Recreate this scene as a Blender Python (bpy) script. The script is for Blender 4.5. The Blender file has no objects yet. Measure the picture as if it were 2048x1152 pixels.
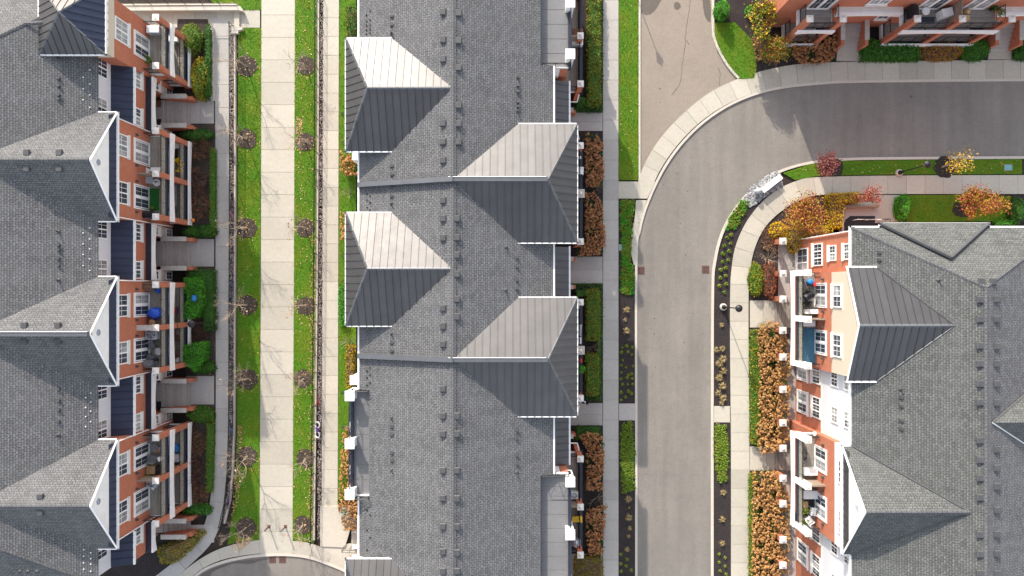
import bpy, math, random
from mathutils import Vector
random.seed(7)
R = math.radians
H, FPX, NX, NY = 58.0, 1365.0, 1024.0, 576.0
scene = bpy.context.scene
col = scene.collection

# ------------------------------------------------------------------ camera, sky, sun, exposure
cam_d = bpy.data.cameras.new('camera')
cam_d.sensor_width = 36.0
cam_d.lens = 36.0 * FPX / 2048.0
cam_d.clip_start, cam_d.clip_end = 1.0, 400.0
cam = bpy.data.objects.new('camera', cam_d)
cam.location = (0, 0, H)
col.objects.link(cam)
scene.camera = cam
SUN_EL, SUN_AZ = 27.0, -20.6
world = bpy.data.worlds.new('World')
scene.world = world
world.use_nodes = True
wn = world.node_tree.nodes
wl = world.node_tree.links
wn.clear()
sky = wn.new('ShaderNodeTexSky')
sky.sky_type = 'NISHITA'
sky.sun_disc = False
sky.sun_elevation = R(SUN_EL)
sky.sun_rotation = R(SUN_AZ)
sky.air_density = 1.0
sky.dust_density = 1.6
sky.ozone_density = 1.0
bg = wn.new('ShaderNodeBackground')
bg.inputs[1].default_value = 0.15
wo = wn.new('ShaderNodeOutputWorld')
hz_ = wn.new('ShaderNodeHueSaturation')      # thin high haze: the sky is paler than the clear-air model
hz_.inputs['Saturation'].default_value = 0.42
wl.new(sky.outputs[0], hz_.inputs['Color'])
wl.new(hz_.outputs[0], bg.inputs[0])
wl.new(bg.outputs[0], wo.inputs[0])
sun_d = bpy.data.lights.new('sun', 'SUN')
sun_d.energy = 2.3
sun_d.angle = R(0.6)
sun_d.color = (1.0, 0.91, 0.78)
sun = bpy.data.objects.new('sun', sun_d)
sdir = Vector((math.sin(R(SUN_AZ)) * math.cos(R(SUN_EL)), math.cos(R(SUN_AZ)) * math.cos(R(SUN_EL)), math.sin(R(SUN_EL))))
sun.rotation_euler = sdir.to_track_quat('Z', 'Y').to_euler()
sun.location = (-20, 40, 50)
col.objects.link(sun)
vs = scene.view_settings
vs.view_transform = 'Standard'
vs.look = 'None'
vs.gamma = 1.0
vs.exposure = 1.42
vs.use_curve_mapping = False

# ------------------------------------------------------------------ helpers
def W(px, py, z=0.0):
    k = (H - z) / FPX
    return ((px - NX) * k, -(py - NY) * k, z)
def W2(px, py, z=0.0):
    p = W(px, py, z)
    return (p[0], p[1])
def WL(pts, z=0.0):
    return [W2(a, b, z) for a, b in pts]

class MB:
    def __init__(s, T=None, flip=False):
        s.v, s.f, s.T, s.flip = [], [], T, flip
    def add(s, vs_, fs_):
        b = len(s.v)
        if s.T:
            vs_ = [s.T(*p) for p in vs_]
        s.v += [tuple(p) for p in vs_]
        for f in fs_:
            g = tuple(b + i for i in f)
            s.f.append(g[::-1] if s.flip else g)
        return s
    def poly(s, pts):
        return s.add(pts, [tuple(range(len(pts)))])
    def box(s, x0, x1, y0, y1, z0, z1):
        if x0 > x1: x0, x1 = x1, x0
        if y0 > y1: y0, y1 = y1, y0
        if z0 > z1: z0, z1 = z1, z0
        return s.add([(x0,y0,z0),(x1,y0,z0),(x1,y1,z0),(x0,y1,z0),(x0,y0,z1),(x1,y0,z1),(x1,y1,z1),(x0,y1,z1)],
                     [(3,2,1,0),(4,5,6,7),(0,1,5,4),(1,2,6,5),(2,3,7,6),(3,0,4,7)])
    def obox(s, c, size, rz=0.0, rx=0.0):
        a, b, d = size[0]/2, size[1]/2, size[2]/2
        cz, sz, cx, sx = math.cos(rz), math.sin(rz), math.cos(rx), math.sin(rx)
        vv = []
        for x, y, z in [(-a,-b,-d),(a,-b,-d),(a,b,-d),(-a,b,-d),(-a,-b,d),(a,-b,d),(a,b,d),(-a,b,d)]:
            y, z = y*cx - z*sx, y*sx + z*cx
            vv.append((c[0]+x*cz-y*sz, c[1]+x*sz+y*cz, c[2]+z))
        return s.add(vv, [(3,2,1,0),(4,5,6,7),(0,1,5,4),(1,2,6,5),(2,3,7,6),(3,0,4,7)])
    def prism(s, poly, z0, z1):
        n = len(poly)
        ar = sum(poly[i][0]*poly[(i+1)%n][1]-poly[(i+1)%n][0]*poly[i][1] for i in range(n))
        if ar < 0: poly = poly[::-1]
        vv = [(p[0],p[1],z0) for p in poly] + [(p[0],p[1],z1) for p in poly]
        return s.add(vv, [tuple(range(n-1,-1,-1)), tuple(range(n,2*n))] + [(i,(i+1)%n,n+(i+1)%n,n+i) for i in range(n)])
    def slab(s, pts, t):
        """polygon in space with thickness t downwards along its normal"""
        n = Vector((0,0,0))
        P = [Vector(p) for p in pts]
        for i in range(1, len(P)-1):
            n += (P[i]-P[0]).cross(P[i+1]-P[0])
        n.normalize()
        if n.z < 0:
            P = P[::-1]; n = -n
        m = len(P)
        vv = [tuple(p - n*t) for p in P] + [tuple(p) for p in P]
        return s.add(vv, [tuple(range(m-1,-1,-1)), tuple(range(m,2*m))] + [(i,(i+1)%m,m+(i+1)%m,m+i) for i in range(m)])
    def tube(s, p0, p1, r0, r1=None, n=6, caps=True):
        if r1 is None: r1 = r0
        p0, p1 = Vector(p0), Vector(p1)
        d = p1 - p0
        if d.length < 1e-6: return s
        d.normalize()
        a = d.cross(Vector((0,0,1)) if abs(d.z) < 0.9 else Vector((1,0,0))).normalized()
        b = d.cross(a)
        vv = []
        for p, r in ((p0,r0),(p1,r1)):
            for i in range(n):
                t = 2*math.pi*i/n
                vv.append(tuple(p + a*(r*math.cos(t)) + b*(r*math.sin(t))))
        fs = [(i,i+n,(i+1)%n+n,(i+1)%n) for i in range(n)]
        if caps: fs += [tuple(range(n)), tuple(range(2*n-1,n-1,-1))]
        return s.add(vv, fs)
    def path(s, pts, r, n=5):
        for a, b in zip(pts[:-1], pts[1:]): s.tube(a, b, r, r, n)
        return s
    def lathe(s, c, prof, n=16):
        vv, fs = [], []
        for r, z in prof:
            for i in range(n):
                t = 2*math.pi*i/n
                vv.append((c[0]+r*math.cos(t), c[1]+r*math.sin(t), c[2]+z))
        m = len(prof)
        for k in range(m-1):
            for i in range(n):
                fs.append((k*n+i, k*n+(i+1)%n, (k+1)*n+(i+1)%n, (k+1)*n+i))
        fs.append(tuple(range(n-1,-1,-1)))
        fs.append(tuple(range((m-1)*n, m*n)))
        return s.add(vv, fs)
    def ell(s, c, r, n=8, m=5):
        prof = [(max(0.001, math.sin(math.pi*k/m)), -math.cos(math.pi*k/m)) for k in range(m+1)]
        vv, fs = [], []
        for rr, z in prof:
            for i in range(n):
                t = 2*math.pi*i/n
                vv.append((c[0]+r[0]*rr*math.cos(t), c[1]+r[1]*rr*math.sin(t), c[2]+r[2]*z))
        for k in range(m):
            for i in range(n):
                fs.append((k*n+i, k*n+(i+1)%n, (k+1)*n+(i+1)%n, (k+1)*n+i))
        return s.add(vv, fs)
    def ring(s, c, R0, r, axis=(0,0,1), n=18, k=5):
        ax = Vector(axis).normalized()
        a = ax.cross(Vector((0,0,1)) if abs(ax.z) < 0.9 else Vector((1,0,0))).normalized()
        b = ax.cross(a)
        c = Vector(c)
        vv, fs = [], []
        for i in range(n):
            t = 2*math.pi*i/n
            d = a*math.cos(t) + b*math.sin(t)
            for j in range(k):
                q = 2*math.pi*j/k
                vv.append(tuple(c + d*(R0 + r*math.cos(q)) + ax*(r*math.sin(q))))
        for i in range(n):
            for j in range(k):
                fs.append((i*k+j, ((i+1)%n)*k+j, ((i+1)%n)*k+(j+1)%k, i*k+(j+1)%k))
        return s.add(vv, fs)
    def mesh(s, name, mat, smooth=False, off=(0,0,0)):
        me = bpy.data.meshes.new(name)
        if off != (0,0,0):
            vv = [(p[0]-off[0], p[1]-off[1], p[2]-off[2]) for p in s.v]
        else:
            vv = s.v
        me.from_pydata(vv, [], s.f)
        uv = me.uv_layers.new(name='UVMap')
        data = [0.0]*(2*len(me.loops))
        co = s.v
        for p in me.polygons:
            n = p.normal
            if abs(n.z) > 0.999:
                hx, hy = 1.0, 0.0
            else:
                L = math.hypot(n.x, n.y); hx, hy = -n.y/L, n.x/L
            h = Vector((hx, hy, 0)); w = n.cross(h)
            for li in p.loop_indices:
                q = co[me.loops[li].vertex_index]
                data[2*li] = q[0]*h.x + q[1]*h.y
                data[2*li+1] = q[0]*w.x + q[1]*w.y + q[2]*w.z
        uv.data.foreach_set('uv', data)
        if smooth:
            me.polygons.foreach_set('use_smooth', [True]*len(me.polygons))
        me.materials.append(mat)
        me.update()
        return me
    def build(s, name, mat, parent=None, smooth=False, kind=None):
        off = (0,0,0)
        if parent is not None:
            off = tuple(parent.get('_base', (0,0,0)))
        o = bpy.data.objects.new(name, s.mesh(name, mat, smooth, off))
        col.objects.link(o)
        if parent is not None:
            o.parent = parent
            o['_base'] = off
        if kind: o['kind'] = kind
        return o

def thing(name, label, cat, loc=(0,0,0), rz=0.0, group=None, local=False):
    """Empty at the base of a thing.  local=False: its parts are given in world coordinates"""
    o = bpy.data.objects.new(name, None)
    o.empty_display_size = 0.2
    col.objects.link(o)
    o.location = loc
    o.rotation_euler = (0,0,rz)
    o['label'] = label; o['category'] = cat
    if group: o['group'] = group
    o['_base'] = (0.0,0.0,0.0) if local else tuple(float(c) for c in loc)
    return o
def tag(o, label, cat, group=None, kind=None):
    o['label'] = label; o['category'] = cat
    if group: o['group'] = group
    if kind: o['kind'] = kind
    return o
def struct(o, kind='structure'):
    o['kind'] = kind
    return o
def dup(root, loc, rz=0.0, label=None, group=None, scale=None):
    r = root.copy(); col.objects.link(r)
    r.location = loc; r.rotation_euler = (0,0,rz)
    if scale: r.scale = (scale,)*3 if not isinstance(scale, tuple) else scale
    if label: r['label'] = label
    if group: r['group'] = group
    for ch in root.children:
        c = ch.copy(); col.objects.link(c); c.parent = r
        for g in ch.children:
            d = g.copy(); col.objects.link(d); d.parent = c
    return r
def inst(me, name, parent, loc, rz=0.0, scale=(1,1,1)):
    o = bpy.data.objects.new(name, me)
    col.objects.link(o)
    o.parent = parent
    b = parent.get('_base', (0,0,0))
    o.location = (loc[0]-b[0], loc[1]-b[1], loc[2]-b[2])
    o.rotation_euler = (0,0,rz); o.scale = scale
    o['_base'] = (0.0,0.0,0.0)
    return o

# ------------------------------------------------------------------ materials
def _mat(name):
    m = bpy.data.materials.new(name); m.use_nodes = True
    nt = m.node_tree
    b = nt.nodes['Principled BSDF']
    return m, nt, b
def N(nt, t, **kw):
    n = nt.nodes.new(t)
    for k, v in kw.items(): setattr(n, k, v)
    return n
def mixc(nt, fac, a, b, blend='MIX'):
    n = N(nt, 'ShaderNodeMix', data_type='RGBA', blend_type=blend)
    for sock, val in ((n.inputs[0], fac), (n.inputs[6], a), (n.inputs[7], b)):
        if hasattr(val, 'is_linked') or isinstance(val, bpy.types.NodeSocket): nt.links.new(val, sock)
        elif isinstance(val, (int, float)): sock.default_value = val
        else: sock.default_value = (*val, 1.0)
    return n.outputs[2]
def noise(nt, scale, detail=4.0, vec=None, rough=0.55):
    n = N(nt, 'ShaderNodeTexNoise')
    n.inputs['Scale'].default_value = scale
    n.inputs['Detail'].default_value = detail
    n.inputs['Roughness'].default_value = rough
    if vec is None:
        g = N(nt, 'ShaderNodeNewGeometry'); vec = g.outputs['Position']
    nt.links.new(vec, n.inputs['Vector'])
    return n.outputs['Fac']
def ramp(nt, fac, stops):
    r = N(nt, 'ShaderNodeValToRGB')
    e = r.color_ramp.elements
    while len(e) < len(stops): e.new(0.5)
    for el, (p, c) in zip(e, stops):
        el.position = p
        el.color = (*c, 1.0) if not isinstance(c, float) else (c,c,c,1.0)
    nt.links.new(fac, r.inputs[0])
    return r.outputs[0]
def bump(nt, b, h, strength=0.3, dist=0.02):
    n = N(nt, 'ShaderNodeBump')
    n.inputs['Strength'].default_value = strength
    n.inputs['Distance'].default_value = dist
    nt.links.new(h, n.inputs['Height'])
    nt.links.new(n.outputs[0], b.inputs['Normal'])
def plain(name, c, rough=0.6, metal=0.0, var=0.12, scale=3.0, spec=0.5):
    m, nt, b = _mat(name)
    f = noise(nt, scale, 4)
    lo = tuple(x*(1-var) for x in c); hi = tuple(min(1,x*(1+var)) for x in c)
    o = ramp(nt, f, [(0.3, lo), (0.7, hi)])
    nt.links.new(o, b.inputs['Base Color'])
    b.inputs['Roughness'].default_value = rough
    b.inputs['Metallic'].default_value = metal
    b.inputs['Specular IOR Level'].default_value = spec
    return m
def speck(name, c, var=0.25, fine=60.0, big=0.5, bigc=None, bigamt=0.5, rough=0.9, bmp=0.25, tone=0.0, wear=False):
    """mineral surface: fine grain + broad patches of wear"""
    m, nt, b = _mat(name)
    f1 = noise(nt, fine, 6, rough=0.7)
    f2 = noise(nt, big, 5)
    f3 = noise(nt, big*9, 4)
    lo = tuple(x*(1-var) for x in c); hi = tuple(min(1,x*(1+var)) for x in c)
    a = ramp(nt, f1, [(0.3, lo), (0.7, hi)])
    bc = bigc or tuple(x*0.78 for x in c)
    a2 = ramp(nt, f1, [(0.3, tuple(x*(1-var) for x in bc)), (0.7, tuple(min(1,x*(1+var)) for x in bc))])
    fac = ramp(nt, f2, [(0.42, 0.0), (0.66, bigamt)])
    o = mixc(nt, fac, a, a2)
    o = mixc(nt, 0.35, o, ramp(nt, f3, [(0.25, tuple(x*0.8 for x in c)), (0.75, tuple(min(1,x*1.15) for x in c))]))
    if tone:     # separate slabs differ a little in tone
        oi = N(nt, 'ShaderNodeObjectInfo')
        o = mixc(nt, 1.0, o, ramp(nt, oi.outputs['Random'], [(0.0, 1-tone), (1.0, 1+tone*.4)]), 'MULTIPLY')
    if wear:     # long streaks worn by wheels
        g = N(nt, 'ShaderNodeNewGeometry'); mp = N(nt, 'ShaderNodeMapping')
        mp.inputs['Scale'].default_value = (1.1, 0.09, 1)
        nt.links.new(g.outputs['Position'], mp.inputs['Vector'])
        o = mixc(nt, 0.8, o, ramp(nt, noise(nt, 1.0, 5, mp.outputs[0]), [(0.3, 0.86), (0.7, 1.14)]), 'MULTIPLY')
        o = mixc(nt, 0.6, o, ramp(nt, noise(nt, 3.2, 3), [(0.62, 1.0), (0.72, 0.80)]), 'MULTIPLY')
    nt.links.new(o, b.inputs['Base Color'])
    b.inputs['Roughness'].default_value = rough
    b.inputs['Specular IOR Level'].default_value = 0.3
    bump(nt, b, f1, bmp, 0.02)
    return m
def foliage(name, cols, rough=0.65, ns=1.3, var2=None, spec=0.25, amt=0.55):
    """every leaf (mesh island) takes its own tint out of the list"""
    m, nt, b = _mat(name)
    g = N(nt, 'ShaderNodeNewGeometry')
    n = len(cols)
    o = ramp(nt, g.outputs['Random Per Island'], [((i+0.5)/n, c) for i, c in enumerate(cols)])
    f = noise(nt, ns, 4)
    o = mixc(nt, ramp(nt, f, [(0.35, 0.0), (0.65, amt)]), o, var2 or tuple(x*1.25 for x in cols[0]))
    nt.links.new(o, b.inputs['Base Color'])
    b.inputs['Roughness'].default_value = rough
    b.inputs['Specular IOR Level'].default_value = spec
    return m
def shingle(name, c1, c2, dark, tint):
    m, nt, b = _mat(name)
    uv = N(nt, 'ShaderNodeUVMap')
    wob = noise(nt, 0.8, 2, uv.outputs[0])
    br = N(nt, 'ShaderNodeTexBrick', offset=0.5, squash=1.0)
    br.inputs['Scale'].default_value = 1.0
    br.inputs['Brick Width'].default_value = 0.34
    br.inputs['Row Height'].default_value = 0.165
    br.inputs['Mortar Size'].default_value = 0.016
    br.inputs['Mortar Smooth'].default_value = 0.2
    br.inputs['Bias'].default_value = -0.15
    br.inputs['Color1'].default_value = (*c1, 1); br.inputs['Color2'].default_value = (*c2, 1)
    br.inputs['Mortar'].default_value = (*dark, 1)
    nt.links.new(uv.outputs[0], br.inputs['Vector'])
    # raised tabs of the laminated shingle: second, offset teeth with their shadows painted dark
    mp = N(nt, 'ShaderNodeMapping')
    mp.inputs['Location'].default_value = (0.11, 0.06, 0)
    nt.links.new(uv.outputs[0], mp.inputs['Vector'])
    b2 = N(nt, 'ShaderNodeTexBrick', offset=0.37, squash=0.7, squash_frequency=3)
    b2.inputs['Scale'].default_value = 1.0
    b2.inputs['Brick Width'].default_value = 0.26
    b2.inputs['Row Height'].default_value = 0.165
    b2.inputs['Mortar Size'].default_value = 0.03
    b2.inputs['Mortar Smooth'].default_value = 0.1
    b2.inputs['Color1'].default_value = (1,1,1,1); b2.inputs['Color2'].default_value = (0.8,0.8,0.8,1)
    b2.inputs['Mortar'].default_value = (0.36,0.36,0.37,1)
    nt.links.new(mp.outputs[0], b2.inputs['Vector'])
    o = mixc(nt, 0.75, br.outputs['Color'], b2.outputs['Color'], 'MULTIPLY')
    f = noise(nt, 0.35, 5)
    o = mixc(nt, ramp(nt, f, [(0.35, 0.0), (0.7, 0.25)]), o, tint, 'MIX')
    ms = N(nt, 'ShaderNodeMapping')
    ms.inputs['Scale'].default_value = (1.6, 0.16, 1)
    nt.links.new(uv.outputs[0], ms.inputs['Vector'])
    o = mixc(nt, 0.45, o, ramp(nt, noise(nt, 1.0, 4, ms.outputs[0]), [(0.3, 0.80), (0.7, 1.18)]), 'MULTIPLY')
    f2 = noise(nt, 40, 4)
    o = mixc(nt, 0.4, o, ramp(nt, f2, [(0.3, 0.7), (0.7, 1.25)]), 'MULTIPLY')
    nt.links.new(o, b.inputs['Base Color'])
    b.inputs['Roughness'].default_value = 0.85
    b.inputs['Specular IOR Level'].default_value = 0.35
    bump(nt, b, b2.outputs['Color'], 0.55, 0.03)
    return m
def bricks(name, c1, c2, mortar):
    m, nt, b = _mat(name)
    uv = N(nt, 'ShaderNodeUVMap')
    br = N(nt, 'ShaderNodeTexBrick', offset=0.5)
    br.inputs['Scale'].default_value = 1.0
    br.inputs['Brick Width'].default_value = 0.25
    br.inputs['Row Height'].default_value = 0.085
    br.inputs['Mortar Size'].default_value = 0.009
    br.inputs['Color1'].default_value = (*c1,1); br.inputs['Color2'].default_value = (*c2,1)
    br.inputs['Mortar'].default_value = (*mortar,1)
    nt.links.new(uv.outputs[0], br.inputs['Vector'])
    f = noise(nt, 0.9, 5)
    o = mixc(nt, ramp(nt, f, [(0.35,0.0),(0.7,0.4)]), br.outputs['Color'], tuple(x*0.75 for x in c1))
    nt.links.new(o, b.inputs['Base Color'])
    b.inputs['Roughness'].default_value = 0.9
    b.inputs['Specular IOR Level'].default_value = 0.2
    bump(nt, b, br.outputs['Fac'], -0.3, 0.01)
    return m
def siding(name, c):
    m, nt, b = _mat(name)
    uv = N(nt, 'ShaderNodeUVMap')
    w = N(nt, 'ShaderNodeTexWave', wave_type='BANDS', bands_direction='Y', wave_profile='SAW')
    w.inputs['Scale'].default_value = 3.1
    nt.links.new(uv.outputs[0], w.inputs['Vector'])
    o = ramp(nt, w.outputs['Fac'], [(0.0, tuple(x*0.82 for x in c)), (0.12, c)])
    nt.links.new(o, b.inputs['Base Color'])
    b.inputs['Roughness'].default_value = 0.55
    return m
def metal_roof(name, c, metal=0.35, rough=0.42):
    m, nt, b = _mat(name)
    g = N(nt, 'ShaderNodeNewGeometry')
    oi = N(nt, 'ShaderNodeObjectInfo')
    f = noise(nt, 0.9, 4)
    o = ramp(nt, f, [(0.3, tuple(x*0.93 for x in c)), (0.7, tuple(x*1.07 for x in c))])
    o = mixc(nt, 0.4, o, ramp(nt, oi.outputs['Random'], [(0.0, 0.86), (1.0, 1.12)]), 'MULTIPLY')
    nt.links.new(o, b.inputs['Base Color'])
    b.inputs['Metallic'].default_value = metal
    rr = N(nt, 'ShaderNodeMapRange')
    rr.inputs['To Min'].default_value = rough-0.04; rr.inputs['To Max'].default_value = rough+0.06
    nt.links.new(noise(nt, 2.2, 3), rr.inputs['Value'])
    nt.links.new(rr.outputs[0], b.inputs['Roughness'])
    bump(nt, b, noise(nt, 1.1, 2), 0.06, 0.05)
    return m
def wood(name, c, along='X', rough=0.8):
    m, nt, b = _mat(name)
    g = N(nt, 'ShaderNodeNewGeometry')
    mp = N(nt, 'ShaderNodeMapping')
    mp.inputs['Scale'].default_value = (1.5, 22, 22) if along == 'X' else (22, 1.5, 22)
    nt.links.new(g.outputs['Position'], mp.inputs['Vector'])
    f = noise(nt, 1.0, 5, mp.outputs[0])
    o = ramp(nt, f, [(0.25, tuple(x*0.55 for x in c)), (0.75, tuple(x*1.25 for x in c))])
    o = mixc(nt, 0.5, o, ramp(nt, g.outputs['Random Per Island'], [(0.0, 0.7), (1.0, 1.2)]), 'MULTIPLY')
    nt.links.new(o, b.inputs['Base Color'])
    b.inputs['Roughness'].default_value = rough
    return m
def glassy(name, c, rough=0.12):
    m, nt, b = _mat(name)
    f = noise(nt, 1.4, 3)
    o = ramp(nt, f, [(0.4, tuple(x*0.7 for x in c)), (0.6, tuple(min(1, x*1.3) for x in c))])
    nt.links.new(o, b.inputs['Base Color'])
    b.inputs['Roughness'].default_value = rough
    b.inputs['Specular IOR Level'].default_value = 0.8
    return m

M = {}
M['soil'] = speck('soil', (0.035,0.026,0.022), 0.5, 22, 1.2, (0.06,0.048,0.038), 0.5, 0.95, 0.9)
M['mulch'] = speck('mulch', (0.030,0.024,0.025), 0.85, 8, 0.9, (0.055,0.043,0.037), 0.5, 0.95, 1.0)
M['mulch_brown'] = speck('mulch_brown', (0.062,0.048,0.040), 0.75, 8, 1.6, (0.04,0.031,0.026), 0.6, 0.95, 1.0)
M['lane'] = speck('lane_asphalt', (0.198,0.182,0.163), 0.26, 9, 0.2, (0.245,0.222,0.198), 0.85, 0.92, 0.3, wear=True)
M['street'] = speck('street_asphalt', (0.20,0.185,0.168), 0.24, 9, 0.18, (0.235,0.215,0.195), 0.5, 0.92, 0.3)
M['old'] = speck('old_asphalt', (0.275,0.235,0.195), 0.22, 9, 0.3, (0.225,0.192,0.162), 0.6, 0.92, 0.3)
M['stain'] = speck('stained_asphalt', (0.12,0.105,0.092), 0.25, 9, 1.0, (0.15,0.13,0.11), 0.5, 0.9, 0.3)
M['concrete'] = speck('concrete_slab', (0.475,0.442,0.372), 0.075, 7, 0.35, (0.41,0.378,0.312), 0.6, 0.85, 0.1, tone=0.13)
M['concrete2'] = speck('concrete_grey', (0.41,0.39,0.365), 0.085, 7, 0.4, (0.36,0.34,0.315), 0.6, 0.85, 0.12, tone=0.13)
M['kerb'] = speck('kerb_concrete', (0.54,0.495,0.43), 0.09, 8, 0.5, (0.46,0.42,0.36), 0.6, 0.85, 0.1)
M['joint'] = speck('joint_fill', (0.26,0.235,0.195), 0.2, 20, 1.0, None, 0.5)
M['stone'] = plain('cast_stone', (0.46,0.43,0.39), 0.8, 0, 0.12, 4)
M['gravel'] = foliage('river_stone', [(0.10,0.085,0.075),(0.26,0.21,0.18),(0.42,0.37,0.33),(0.16,0.11,0.09),(0.55,0.5,0.46)], 0.8)
M['white_gravel'] = foliage('white_gravel', [(0.34,0.34,0.34),(0.16,0.165,0.18),(0.48,0.48,0.47),(0.08,0.085,0.10)], 0.75, var2=(0.25,0.25,0.26))
M['brick'] = bricks('red_brick', (0.52,0.165,0.085), (0.42,0.12,0.065), (0.42,0.26,0.19))
M['siding'] = siding('white_siding', (0.68,0.69,0.71))
M['cream'] = siding('cream_siding', (0.60,0.52,0.41))
M['white'] = plain('white_paint', (0.84,0.835,0.82), 0.45, 0, 0.05, 2)
M['offwhite'] = plain('off_white_paint', (0.70,0.68,0.63), 0.5, 0, 0.07, 2)
M['shingle'] = shingle('grey_shingle', (0.208,0.207,0.211), (0.130,0.129,0.132), (0.046,0.046,0.048), (0.152,0.151,0.154))
M['shingle_warm'] = shingle('warm_shingle', (0.178,0.183,0.176), (0.108,0.112,0.107), (0.040,0.041,0.040), (0.13,0.134,0.129))
M['shingle_cap'] = shingle('shingle_cap', (0.17,0.17,0.175), (0.12,0.12,0.125), (0.05,0.05,0.055), (0.14,0.14,0.145))
M['metal'] = metal_roof('charcoal_standing_seam', (0.112,0.108,0.108), 0.8, 0.49)
M['navy'] = metal_roof('blue_black_standing_seam', (0.028,0.036,0.066), 0.3, 0.5)
M['flash'] = plain('grey_flashing', (0.13,0.133,0.142), 0.45, 0.45, 0.1, 1.2)
M['membrane'] = speck('roof_membrane', (0.185,0.183,0.187), 0.07, 6, 0.5, (0.15,0.148,0.152), 0.6, 0.8, 0.1)
M['vent'] = plain('vent_plastic', (0.062,0.062,0.066), 0.6, 0, 0.15, 3)
M['black'] = plain('black_metal', (0.018,0.018,0.021), 0.5, 0.3, 0.2, 5)
M['darkblue'] = plain('dark_blue_metal', (0.028,0.034,0.055), 0.5, 0.2, 0.2, 5)
M['pane_dark'] = glassy('dark_glass', (0.045,0.055,0.075))
M['pane_pale'] = glassy('curtained_glass', (0.30,0.31,0.31), 0.2)
M['deck'] = wood('grey_deck_wood', (0.30,0.265,0.225), 'Y')
M['deck_x'] = wood('grey_deck_wood_across', (0.28,0.255,0.23), 'X')
M['tan_wood'] = wood('tan_wood', (0.42,0.28,0.14), 'X')
M['screen'] = wood('screen_wood', (0.28,0.22,0.17), 'X')
M['bark'] = plain('pale_bark', (0.42,0.35,0.26), 0.85, 0, 0.3, 8)
M['twig'] = plain('twig_bark', (0.33,0.265,0.20), 0.85, 0, 0.3, 8)
M['grass'] = speck('lawn_turf', (0.068,0.17,0.006), 0.5, 9, 0.55, (0.15,0.18,0.010), 0.8, 0.9, 1.0)
M['blades'] = foliage('grass_blades', [(0.070,0.20,0.006),(0.10,0.24,0.007),(0.13,0.23,0.008),(0.055,0.16,0.006)], 0.6, ns=0.55, amt=0.75, var2=(0.17,0.21,0.010))
M['hedge'] = foliage('hedge_leaves', [(0.08,0.18,0.012),(0.12,0.22,0.018),(0.06,0.14,0.012),(0.16,0.21,0.018)], var2=(0.13,0.19,0.014))
M['hedge_rust'] = foliage('rusty_hedge_leaves', [(0.17,0.18,0.014),(0.22,0.15,0.02),(0.13,0.19,0.014),(0.26,0.11,0.025)], var2=(0.20,0.18,0.015))
M['hedge_lime'] = foliage('lime_leaves', [(0.15,0.22,0.02),(0.11,0.19,0.015),(0.21,0.26,0.03)], var2=(0.16,0.18,0.02))
M['dark_green'] = foliage('dark_evergreen_leaves', [(0.030,0.095,0.012),(0.047,0.13,0.016),(0.022,0.07,0.012)], var2=(0.04,0.12,0.012))
M['bright_green'] = foliage('bright_evergreen_leaves', [(0.055,0.26,0.012),(0.08,0.31,0.018),(0.04,0.19,0.01)], var2=(0.07,0.28,0.014))
M['gold'] = foliage('golden_leaves', [(0.62,0.38,0.008),(0.72,0.45,0.012),(0.50,0.31,0.008),(0.36,0.26,0.01)], var2=(0.56,0.35,0.008))
M['gold_green'] = foliage('turning_leaves', [(0.30,0.22,0.010),(0.42,0.28,0.010),(0.20,0.19,0.012),(0.40,0.20,0.012)], var2=(0.32,0.24,0.012))
M['rust'] = foliage('rust_red_leaves', [(0.34,0.075,0.04),(0.26,0.06,0.035),(0.42,0.12,0.06),(0.20,0.11,0.025)], var2=(0.30,0.075,0.035))
M['pink'] = foliage('dusky_pink_leaves', [(0.33,0.10,0.085),(0.25,0.065,0.06),(0.42,0.17,0.13),(0.15,0.045,0.045)], var2=(0.32,0.12,0.1))
M['maroon'] = foliage('maroon_leaves', [(0.12,0.028,0.035),(0.09,0.03,0.03),(0.16,0.045,0.05)], var2=(0.1,0.035,0.035))
M['brown'] = foliage('dry_brown_stems', [(0.12,0.075,0.05),(0.18,0.12,0.075),(0.08,0.05,0.035),(0.23,0.15,0.085)], var2=(0.13,0.08,0.05))
M['bloom'] = foliage('dry_hydrangea_heads', [(0.36,0.16,0.065),(0.46,0.23,0.10),(0.29,0.12,0.05),(0.52,0.29,0.14),(0.40,0.18,0.07)], 0.8, var2=(0.34,0.15,0.06))
M['bloom_gold'] = foliage('straw_hydrangea_heads', [(0.44,0.23,0.075),(0.54,0.31,0.12),(0.36,0.155,0.05),(0.60,0.39,0.19),(0.40,0.19,0.06)], 0.8, var2=(0.42,0.21,0.065))
M['straw'] = foliage('straw_grass', [(0.36,0.27,0.13),(0.46,0.36,0.19),(0.26,0.2,0.09)], var2=(0.36,0.27,0.12))
M['fallen'] = foliage('fallen_leaves', [(0.62,0.42,0.2),(0.5,0.22,0.1),(0.68,0.56,0.36),(0.42,0.16,0.07)], 0.7, var2=(0.5,0.3,0.12))
M['turf_mat'] = speck('green_turf_mat', (0.02,0.12,0.02), 0.3, 30, 2.0, None, 0.4)
M['blue_tarp'] = plain('blue_tarp', (0.015,0.09,0.55), 0.45, 0, 0.3, 6)
M['sky_blue'] = plain('sky_blue_fabric', (0.03,0.24,0.62), 0.6, 0, 0.2, 6)
M['teal_mat'] = plain('teal_mat', (0.05,0.15,0.23), 0.8, 0, 0.15, 3)
M['yellow'] = plain('yellow_plastic', (0.75,0.48,0.015), 0.45, 0, 0.08, 3)
M['grey_fabric'] = plain('grey_fabric', (0.14,0.14,0.15), 0.85, 0, 0.2, 6)
M['pale_fabric'] = plain('pale_grey_fabric', (0.45,0.47,0.50), 0.8, 0, 0.15, 5)
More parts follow.
